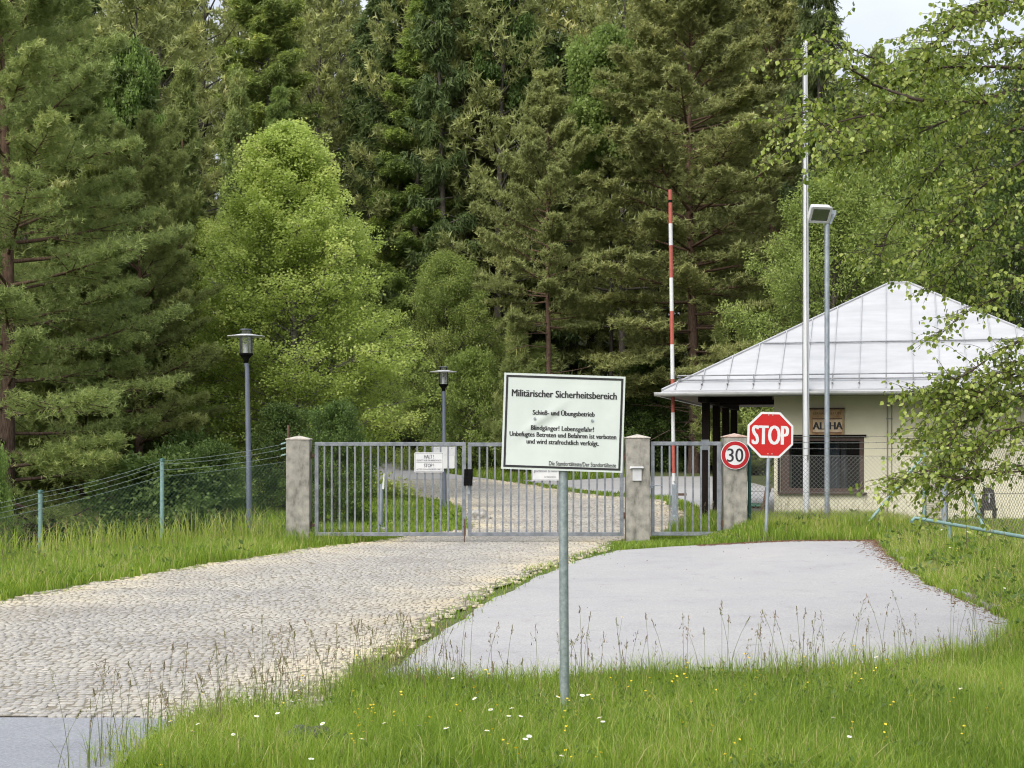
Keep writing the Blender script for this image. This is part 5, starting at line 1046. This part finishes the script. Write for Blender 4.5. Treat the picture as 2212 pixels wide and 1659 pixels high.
# ---------------------------------------------------------------- grass, weeds and flowers
gr = np.random.default_rng(99)
def in_road(X, Y, m=0.0):
    c = (Y > 12.1-m) & (Y < 62) & (X > cl(Y)-m) & (X < cr(Y)+m)
    p = (Y > 13.3-m) & (Y < 28.85+m) & (X > pl(np.clip(Y, 13.3, 28.85))-m) & (X < pr(np.clip(Y, 13.3, 28.85))+m)
    p &= ~((Y < 17.2) & (Y < np.interp(X, [q[0] for q in PN], [q[1] for q in PN])-m))
    yl = np.interp(Y, [33, 39.6, 45.4, 49, 53, 59, 61.5], [5.0, 5.1, 5.0, 3.85, 2.5, .9, .3]); y_ = (Y > 33.6) & (Y < 61.5+m) & (X > yl-m) & (X < np.interp(Y, [33, 34.6, 36, 45, 49, 62], [5.6, 6.2, 20, 20, 9, 9]))
    l_ = (Y >= 61.5) & (X > np.interp(Y, [61, 68, 77.5, 87, 110], [-5.5, -7, -9.5, -13, -24])) & (X < np.interp(Y, [61, 62, 68, 77.5, 87, 110], [-.5, -.8, -2.7, -5.2, -8.6, -19]))
    r_ = (Y < 12.14+m*.3) & (X < np.interp(Y, [-6, 10.3, 11.7, 12.14], [-2.7, -2.7, -2.62, -2.4])+m)
    b_ = (Y > 33.9) & (X > 5.5) & (X < 14) & (Y > 34.2-(X-4.48)*.25+.0)
    return c | p | y_ | l_ | r_ | b_
def noise2(X, Y, s, seed=0):
    a = np.random.default_rng(seed); v = 0
    for k in range(6):
        th_ = a.uniform(0, 6.28); f = s*(1.0+k*.55); v = v+np.sin((X*math.cos(th_)+Y*math.sin(th_))*f+a.uniform(0, 6.28))/(1+k*.4)
    return v/3.2
def scatter(n, x0, x1, y0, y1, margin=.0, view=True):
    X = gr.uniform(x0, x1, n); Y = gr.uniform(y0, y1, n); k = ~in_road(X, Y, margin)
    if view: k &= np.abs(X) < Y*.36+2.4
    return X[k], Y[k]
def blades(X, Y, hh, ww, lean=.35, tone=None):
    n = len(X); Z = h(X, Y)-.02; a = gr.uniform(0, 6.28, n); ln = np.abs(gr.normal(0, lean, n))*hh; dx, dy = np.cos(a)*ln, np.sin(a)*ln
    b = gr.uniform(0, 6.28, n); sx, sy = np.cos(b)*ww*.5, np.sin(b)*ww*.5
    p = np.stack([X, Y, Z], -1); s = np.stack([sx, sy, 0*sx], -1)
    m1 = p+np.stack([dx*.16, dy*.16, hh*.42], -1); m2 = p+np.stack([dx*.5, dy*.5, hh*.76], -1); tp = p+np.stack([dx*1.1, dy*1.1, hh*.97], -1)
    V = np.stack([p-s, p+s, m1-s*.9, m1+s*.9, m2-s*.62, m2+s*.62, tp], 1).reshape(-1, 3)
    f = np.array([[0, 1, 3], [0, 3, 2], [2, 3, 5], [2, 5, 4], [4, 5, 6]]); T = (f[None]+(np.arange(n)*7)[:, None, None]).reshape(-1, 3)
    if tone is None: tone = .42+.16*noise2(X, Y, 1.9, 3)+.14*noise2(X, Y, .6, 31)+gr.normal(0, .17, n)+.5*(gr.random(n) < .06)
    return V, T, np.repeat(np.clip(tone, 0, 1), 7)
def bundle(parts):
    V, T, C = [], [], []; o = 0
    for v, t, c in parts: V.append(v); T.append(t+o); C.append(c); o += len(v)
    return np.concatenate(V), np.concatenate(T), np.concatenate(C)
def hgt(X, Y, a, b, s=1.6, seed=5): return np.clip(a+(b-a)*(.5+.42*noise2(X, Y, s, seed)), a*.6, b*1.25)*gr.uniform(.6, 1.15, len(X))
parts = []
def lawn(n, x0, x1, y0, y1, a, b, w_, lean=.4, margin=.03, s=1.6, cond=None, tone=None):
    X, Y = scatter(n, x0, x1, y0, y1, margin)
    if cond is not None: k = cond(X, Y); X, Y = X[k], Y[k]
    if not len(X): return
    tn = None if tone is None else tone+.18*noise2(X, Y, 1.9, 3)+gr.normal(0, .16, len(X))
    parts.append(blades(X, Y, hgt(X, Y, a, b, s), gr.uniform(.7, 1.25, len(X))*w_, lean, tn))
lawn(190000, -5.5, 7.2, 9.6, 13.7, .09, .22, .0058, .5); lawn(30000, -4.6, 5.6, 9.8, 13.7, .18, .36, .0045, .6); lawn(75000, .5, 8.5, 13.4, 17.8, .09, .20, .0075, .5)
lawn(26000, -4.6, 1.4, 9.8, 13.9, .20, .36, .0055, .55, cond=lambda X, Y: gr.random(len(X)) < ss(-X, -2.2, 2.0))
lawn(125000, 5.5, 13, 14.5, 33.2, .09, .22, .012, .5); lawn(26000, 4.5, 11, 28.6, 34.2, .12, .30, .013, .4); lawn(14000, 1.9, 4.6, 28.6, 34.2, .05, .15, .012, .6); lawn(9000, 4.9, 8.6, 29.6, 33.6, .22, .40, .010, .35, tone=.7); lawn(9000, 5.6, 10, 17, 31, .18, .36, .006, .4, tone=.9); lawn(14000, -4.6, 6, 10, 16, .16, .34, .0036, .5, tone=.92); lawn(14000, -12, -3, 15, 32, .22, .42, .007, .4, .2, tone=.9, cond=lambda X, Y: X > np.interp(Y, XL_Y, XL_X)-1)
lawn(120000, -12.5, -1.5, 13.5, 33, .12, .30, .012, .5, .0, cond=lambda X, Y: X > np.interp(Y, XL_Y, XL_X)-2.2); lawn(20000, -12.5, -3.5, 17, 32.5, .25, .5, .010, .5, .35, cond=lambda X, Y: X > np.interp(Y, XL_Y, XL_X)-1.4)
lawn(9000, -13, -4.6, 23, 31, .5, .95, .012, .35, .6, cond=lambda X, Y: np.abs(X-np.interp(Y, XL_Y, XL_X)-.1) < .8, tone=.72)
lawn(60000, -7.5, 6, 31, 46, .07, .20, .016, .5, .0, cond=lambda X, Y: X > np.interp(Y, XL_Y, XL_X)-1.5); lawn(26000, -6, 6, 44, 63, .06, .16, .022, .45, .0)
lawn(46000, -14, 24, 61.5, 76, .18, .42, .030, .4, .0); lawn(9000, 8.8, 22, 45, 62, .15, .4, .028, .4, .0); lawn(9000, 3.2, 6.5, 30.5, 37, .15, .38, .014)
X, Y = (lambda n: (lambda X: (X, np.interp(X, [-3, -2.65, -2.2, -1.5, -.9, -.23, .8, 2.1, 3.5, 4.9, 5.8], [10.6, 11.6, 12.5, 13.3, 13.35, 13.4, 13.55, 13.85, 14.3, 15.4, 17.0])-np.abs(gr.normal(0, .30, n))+.03))(gr.uniform(-3, 5.8, n)))(4200)
parts.append(blades(X, Y, hgt(X, Y, .16, .42, 3), gr.uniform(.003, .0052, len(X)), .35, .55+gr.normal(0, .2, len(X))))
# short weeds and moss between drive and bay and along the verges
X = gr.uniform(-2, 3.4, 26000); Y = gr.uniform(12.2, 30.2, 26000); d1 = X-cr(Y); k = (d1 > -.16) & (X < pl(np.clip(Y, 13.3, 28.85))+.04+.16*gr.random(26000)**3) & (gr.random(26000) < .62+.5*noise2(X, Y, 3.3, 8)); X, Y = X[k], Y[k]
parts.append(blades(X, Y, hgt(X, Y, .04, .16, 3)+.02, gr.uniform(.006, .013, len(X)), .7))
X = gr.uniform(-11, -1.5, 60000); Y = gr.uniform(12, 33, 60000); d1 = X-cl(Y); k = (d1 > -.2) & (d1 < .40) & (gr.random(60000) < .62-1.35*d1+.35*noise2(X, Y, 3, 2)); X, Y = X[k], Y[k]
parts.append(blades(X, Y, hgt(X, Y, .02, .09, 3)+.03, gr.uniform(.007, .013, len(X)), .8, .55+gr.normal(0, .2, len(X))))
X = gr.uniform(2.5, 8, 22000); Y = gr.uniform(14, 29.2, 22000); k = (np.abs(X-np.interp(Y, XR_Y, XR_X)) < .12); X, Y = X[k], Y[k]
parts.append(blades(X, Y, hgt(X, Y, .04, .14, 3)+.02, gr.uniform(.007, .012, len(X)), .8))
V, T, C = bundle(parts); g_o = link('grass', np_mesh('grass', V, T, C), M['grass']); tag(g_o, 'green meadow grass on the verges and in the foreground', 'grass', None, 'stuff')
print('grass tris', len(T))

# broad leaved weeds
wt_ = leaves(5, .8, .2, .5, 33)
def weeds(n, x0, x1, y0, y1, size, cond=None, m=.02):
    X, Y = scatter(n, x0, x1, y0, y1, m)
    if cond is not None: k = cond(X, Y); X, Y = X[k], Y[k]
    n = len(X); P = np.stack([X, Y, h(X, Y)+gr.uniform(0, .10, n)], -1); d = gr.normal(0, .35, (n, 3))+np.array([0, 0, 1.]); return spray(wt_, P, d, size*gr.uniform(.6, 1.3, n), np.clip(gr.normal(.45, .2, n)+.15*noise2(X, Y, 2, 4), 0, 1), gr)
pw_ = [weeds(3500, -4.6, 5, 9.8, 13.9, .042, lambda X, Y: noise2(X, Y, 1.5, 22) > .0), weeds(2600, -4.6, 5, 9.8, 13.9, .065, lambda X, Y: noise2(X, Y, 2.2, 12) > .12), weeds(900, 5.3, 10, 16, 33, .12, lambda X, Y: noise2(X, Y, 2.2, 13) > .1), weeds(2500, -12, -2, 15, 32.5, .12, lambda X, Y: (noise2(X, Y, 2, 14) > .1) & (X > np.interp(Y, XL_Y, XL_X)-1)), weeds(600, -6, 4, 31, 46, .10)]
V, T, C = bundle(pw_); tag(link('meadow_herbs', np_mesh('meadow_herbs', V, T, C, quad=True), M['herb']), 'low broad leaved herbs scattered through the grass', 'herbs', None, 'stuff')

# tall seed stalks
def stalks(X, Y, hh):
    n = len(X); P = np.stack([X, Y, h(X, Y)], -1); a = gr.uniform(0, 6.28, n); ln = np.abs(gr.normal(0, .14, n))+.03; D_ = np.stack([np.cos(a)*ln, np.sin(a)*ln, np.ones(n)], -1)
    K = 4; C_ = [P+D_*np.array([1, 1, 0])*(hh*(k/K)**2)[:, None]*1+np.array([0, 0, 1])*(hh*k/K)[:, None] for k in range(K+1)]; rr = np.linspace(.0027, .0012, K+1)
    out_ = []
    for k in range(K):
        v, f = prisms(C_[k], C_[k+1], np.full(n, rr[k]), np.full(n, rr[k+1]), 3); f = np.concatenate([f[:, [0, 1, 2]], f[:, [0, 2, 3]]]); out_.append((v, f, np.full(len(v), .35)))
    kindf = gr.random(n); m_ = 16; J = np.repeat(np.arange(n), m_); u = np.tile(np.linspace(0, 1, m_), n); hl = np.where(kindf < .55, .17, .075)*gr.uniform(.7, 1.2, n); sp_ = np.where(kindf < .55, .030, .006)
    ax = unit(C_[-1]-C_[-2]); pos = C_[-1][J]-ax[J]*(hl[J]*(1-u))[:, None]+gr.normal(0, 1, (len(J), 3))*(sp_[J]*(1.1-u))[:, None]
    spk = (np.array([[-.16, 0, 0], [.16, 0, 0], [0, .05, 1], [0, 0, -.25]]), np.array([[0, 1, 2], [1, 0, 3]]))
    out_.append(spray(spk, pos, ax[J]+gr.normal(0, .35, (len(J), 3)), gr.uniform(.016, .030, len(J)), np.clip(np.repeat(gr.uniform(.55, 1, n), m_), 0, 1), gr))
    b = blades(np.repeat(X, 2), np.repeat(Y, 2), np.repeat(hh, 2)*gr.uniform(.4, .7, 2*n), np.full(2*n, .005), .5); out_.append(b)
    return bundle(out_)
def edge_pts(n):   # mostly along the far rim of the foreground grass
    X = gr.uniform(-3.0, 5.2, n); ye = np.interp(X, [-3, -2.65, -2.2, -1.5, -.9, -.23, .8, 2.1, 3.5, 4.9, 5.6], [10.6, 11.6, 12.5, 13.3, 13.35, 13.4, 13.55, 13.85, 14.3, 15.4, 16.6]); Y = ye-np.abs(gr.normal(0, .55, n))-.05; return X, Y
X, Y = edge_pts(230); s1 = stalks(X, Y, gr.uniform(.15, .75, len(X)))
X = gr.uniform(-2.6, -.4, 80); Y = np.interp(X, [-3, -2.65, -2.2, -1.5, -.4], [10.6, 11.6, 12.5, 13.3, 13.4])-np.abs(gr.normal(0, .5, 80)); s2 = stalks(X, Y, gr.uniform(.3, .78, 80))
X, Y = scatter(500, -12, -3.8, 20, 32, .4); s3 = stalks(X, Y, gr.uniform(.4, .8, len(X)))
X, Y = scatter(170, 3.4, 8.6, 29.3, 33.4, .1); X_, Y_ = scatter(170, 5.8, 9.6, 18, 29, .15); X, Y = np.concatenate([X, X_]), np.concatenate([Y, Y_]); s4 = stalks(X, Y, gr.uniform(.25, .6, len(X)))
V, T, C = bundle([s1, s2, s3, s4]); tag(link('seed_grass', np_mesh('seed_grass', V, T, C), M['dry_stalk']), 'tall thin grass stalks with brown seed heads rising from the verge', 'grass', None, 'stuff')
# dropped brown needles along the rims of the bay
n = 5200; Y = gr.uniform(16.5, 29.1, n); X = np.interp(Y, XR_Y, XR_X)-np.abs(gr.normal(0, .17, n))-.01; k = gr.random(n) < .25+.75*ss(Y, 22, 28)*.9; X, Y = X[k], Y[k]
X2 = gr.uniform(3.6, 7.2, 2600); Y2 = 28.78-np.abs(gr.normal(0, .11, 2600)); X, Y = np.concatenate([X, X2]), np.concatenate([Y, Y2])
P = np.stack([X, Y, h(X, Y)+.010+gr.uniform(0, .012, len(X))], -1); st = (np.array([[-.09, 0, 0], [.09, 0, 0], [.05, 0, 1], [-.05, 0, 1]]), np.array([[0, 1, 2, 3]])); d = gr.normal(0, 1, (len(X), 3))*np.array([1, 1, .10])
V, T, C = spray(st, P, d, gr.uniform(.025, .06, len(X)), np.full(len(X), .5), gr); tag(link('needle_litter', np_mesh('needle_litter', V, T, C, quad=True), M['litter']), 'brown pine needles drifted along the rim of the parking bay', 'litter', None, 'stuff')

# leaves and grit blown onto the bay and the road
n = 90; Y = 13.4+15.3*gr.random(n)**1.2; X = pl(Y)+(pr(Y)-pl(Y))*gr.random(n); P = np.stack([X, Y, h(X, Y)+.012], -1); d = gr.normal(0, 1, (n, 3))*np.array([1, 1, .15])
st2 = (np.array([[-.3, 0, 0], [.3, 0, .1], [.22, .05, .9], [-.2, 0, 1]]), np.array([[0, 1, 2, 3]])); V, T, C = spray(st2, P, d, gr.uniform(.010, .026, n), np.full(n, .5), gr)
tag(link('leaf_litter', np_mesh('leaf_litter', V, T, C, quad=True), M['litter']), 'scattered dry leaves and grit on the parking bay', 'litter', None, 'stuff')
# daisies and buttercups in the foreground, each a plant of its own
def daisy_mesh():
    b = MB(); b.tube([(0, 0, 0), (.01, 0, .13), (.005, .005, .26)], .0016, 5, 0, caps=False)
    for k in range(13):
        a = 2*math.pi*k/13; c, s = math.cos(a), math.sin(a); q = lambda r_, w_, z: Vector((.005+c*r_-s*w_, .005+s*r_+c*w_, .262+z))
        b.add([q(.006, -.003, 0), q(.006, .003, 0), q(.018, .0045, .002), q(.026, .002, -.001), q(.026, -.002, -.001), q(.018, -.0045, .002)], [(0, 1, 2, 3, 4, 5)], 1)
    b.lathe((.005, .005, .262), [(.0085, -.001), (.0065, .004), (0, .006)], 8, 2); return b
def butter_mesh():
    b = MB(); b.tube([(0, 0, 0), (-.012, .004, .12), (.004, 0, .25)], .0014, 5, 0, caps=False); b.tube([(-.008, .003, .10), (-.03, .02, .16), (-.032, .022, .21)], .0011, 4, 0, caps=False)
    for (cx, cy, cz, sc_) in ((.004, 0, .25, 1), (-.032, .022, .21, .8)):
        for k in range(5):
            a = 2*math.pi*k/5; c, s = math.cos(a), math.sin(a); q = lambda r_, w_, z: Vector((cx+(c*r_-s*w_)*sc_, cy+(s*r_+c*w_)*sc_, cz+z*sc_)); b.add([q(.001, 0, 0), q(.010, .0085, .006), q(.016, .003, .010), q(.016, -.003, .010), q(.010, -.0085, .006)], [(0, 1, 2, 3, 4)], 1)
    return b
d0 = daisy_mesh().build('daisy', [M['stem'], M['petal_white'], M['petal_yellow']]); d0.name = 'daisy'; tag(d0, 'white daisy with a yellow eye in the foreground grass', 'flower', 'daisies in the foreground grass')
f0 = butter_mesh().build('buttercup', [M['stem'], M['petal_yellow']]); tag(f0, 'yellow buttercup in the foreground grass', 'flower', 'buttercups in the foreground grass')
def flowers(o0, pts, hs):
    for i, (x, y) in enumerate(pts):
        o_ = o0 if i == 0 else o0.copy()
        if i: COL.objects.link(o_)
        sc_ = random.uniform(*hs); o_.location = (x, y, hz(x, y)-.01); o_.scale = (random.uniform(.58, .88),)*2+(sc_,); o_.rotation_euler = (random.gauss(0, .16)+.18, random.gauss(0, .16), random.uniform(0, 6.28)); 
def from_px(lst): 
    r = []
    for x, y in lst:
        Dq = 9.0
        for _ in range(12): Dq = F*(H-(float(h(px_x(x, Dq), Dq))+.27))/(y-YH)
        r.append((px_x(x, Dq), Dq))
    return r
dz_ = from_px([(597, 1423), (431, 1501), (602, 1498), (659, 1491), (387, 1563), (410, 1561), (445, 1540), (612, 1528), (637, 1526), (725, 1543), (775, 1586), (665, 1633), (867, 1646), (1052, 1488), (1095, 1546), (1040, 1588), (202, 1651), (1116, 1538), (1128, 1575), (1190, 1646), (1208, 1641), (1178, 1655), (1220, 1330), (1334, 1340), (1102, 1552), (545, 1536), (1905, 1415), (2090, 1470)])
X, Y = scatter(40, -2.6, 2.6, 10.2, 13.2, .1); dz_ += list(zip(X[:16], Y[:16])); X, Y = scatter(30, 5.9, 8.4, 18, 27, .2); dz_ += list(zip(X[:14], Y[:14]))
flowers(d0, dz_, (.8, 1.25))
bt = from_px([(775, 1399), (648, 1455), (553, 1464), (767, 1528), (805, 1522), (815, 1530), (757, 1527), (933, 1495), (978, 1524), (340, 1625), (1309, 1450), (1320, 1455), (1440, 1448), (1448, 1445), (1490, 1452), (1845, 1397), (2105, 1360), (1745, 1460), (1390, 1485), (1480, 1500), (1535, 1475), (1615, 1500), (1610, 1590), (1240, 1620), (1280, 1640), (1275, 1605), (1118, 1612), (1590, 1610), (1340, 1650), (2150, 1470), (2140, 1510)])
X, Y = scatter(200, -2.0, 3.6, 10.2, 13.8, .1); bt += list(zip(X[:62], Y[:62])); X, Y = scatter(40, 5.9, 8.4, 18, 27, .2); bt += list(zip(X[:12], Y[:12])); X, Y = scatter(60, -8.5, -5.6, 21, 28, .3); bt += list(zip(X[:16], Y[:16]))
flowers(f0, bt, (.75, 1.2))
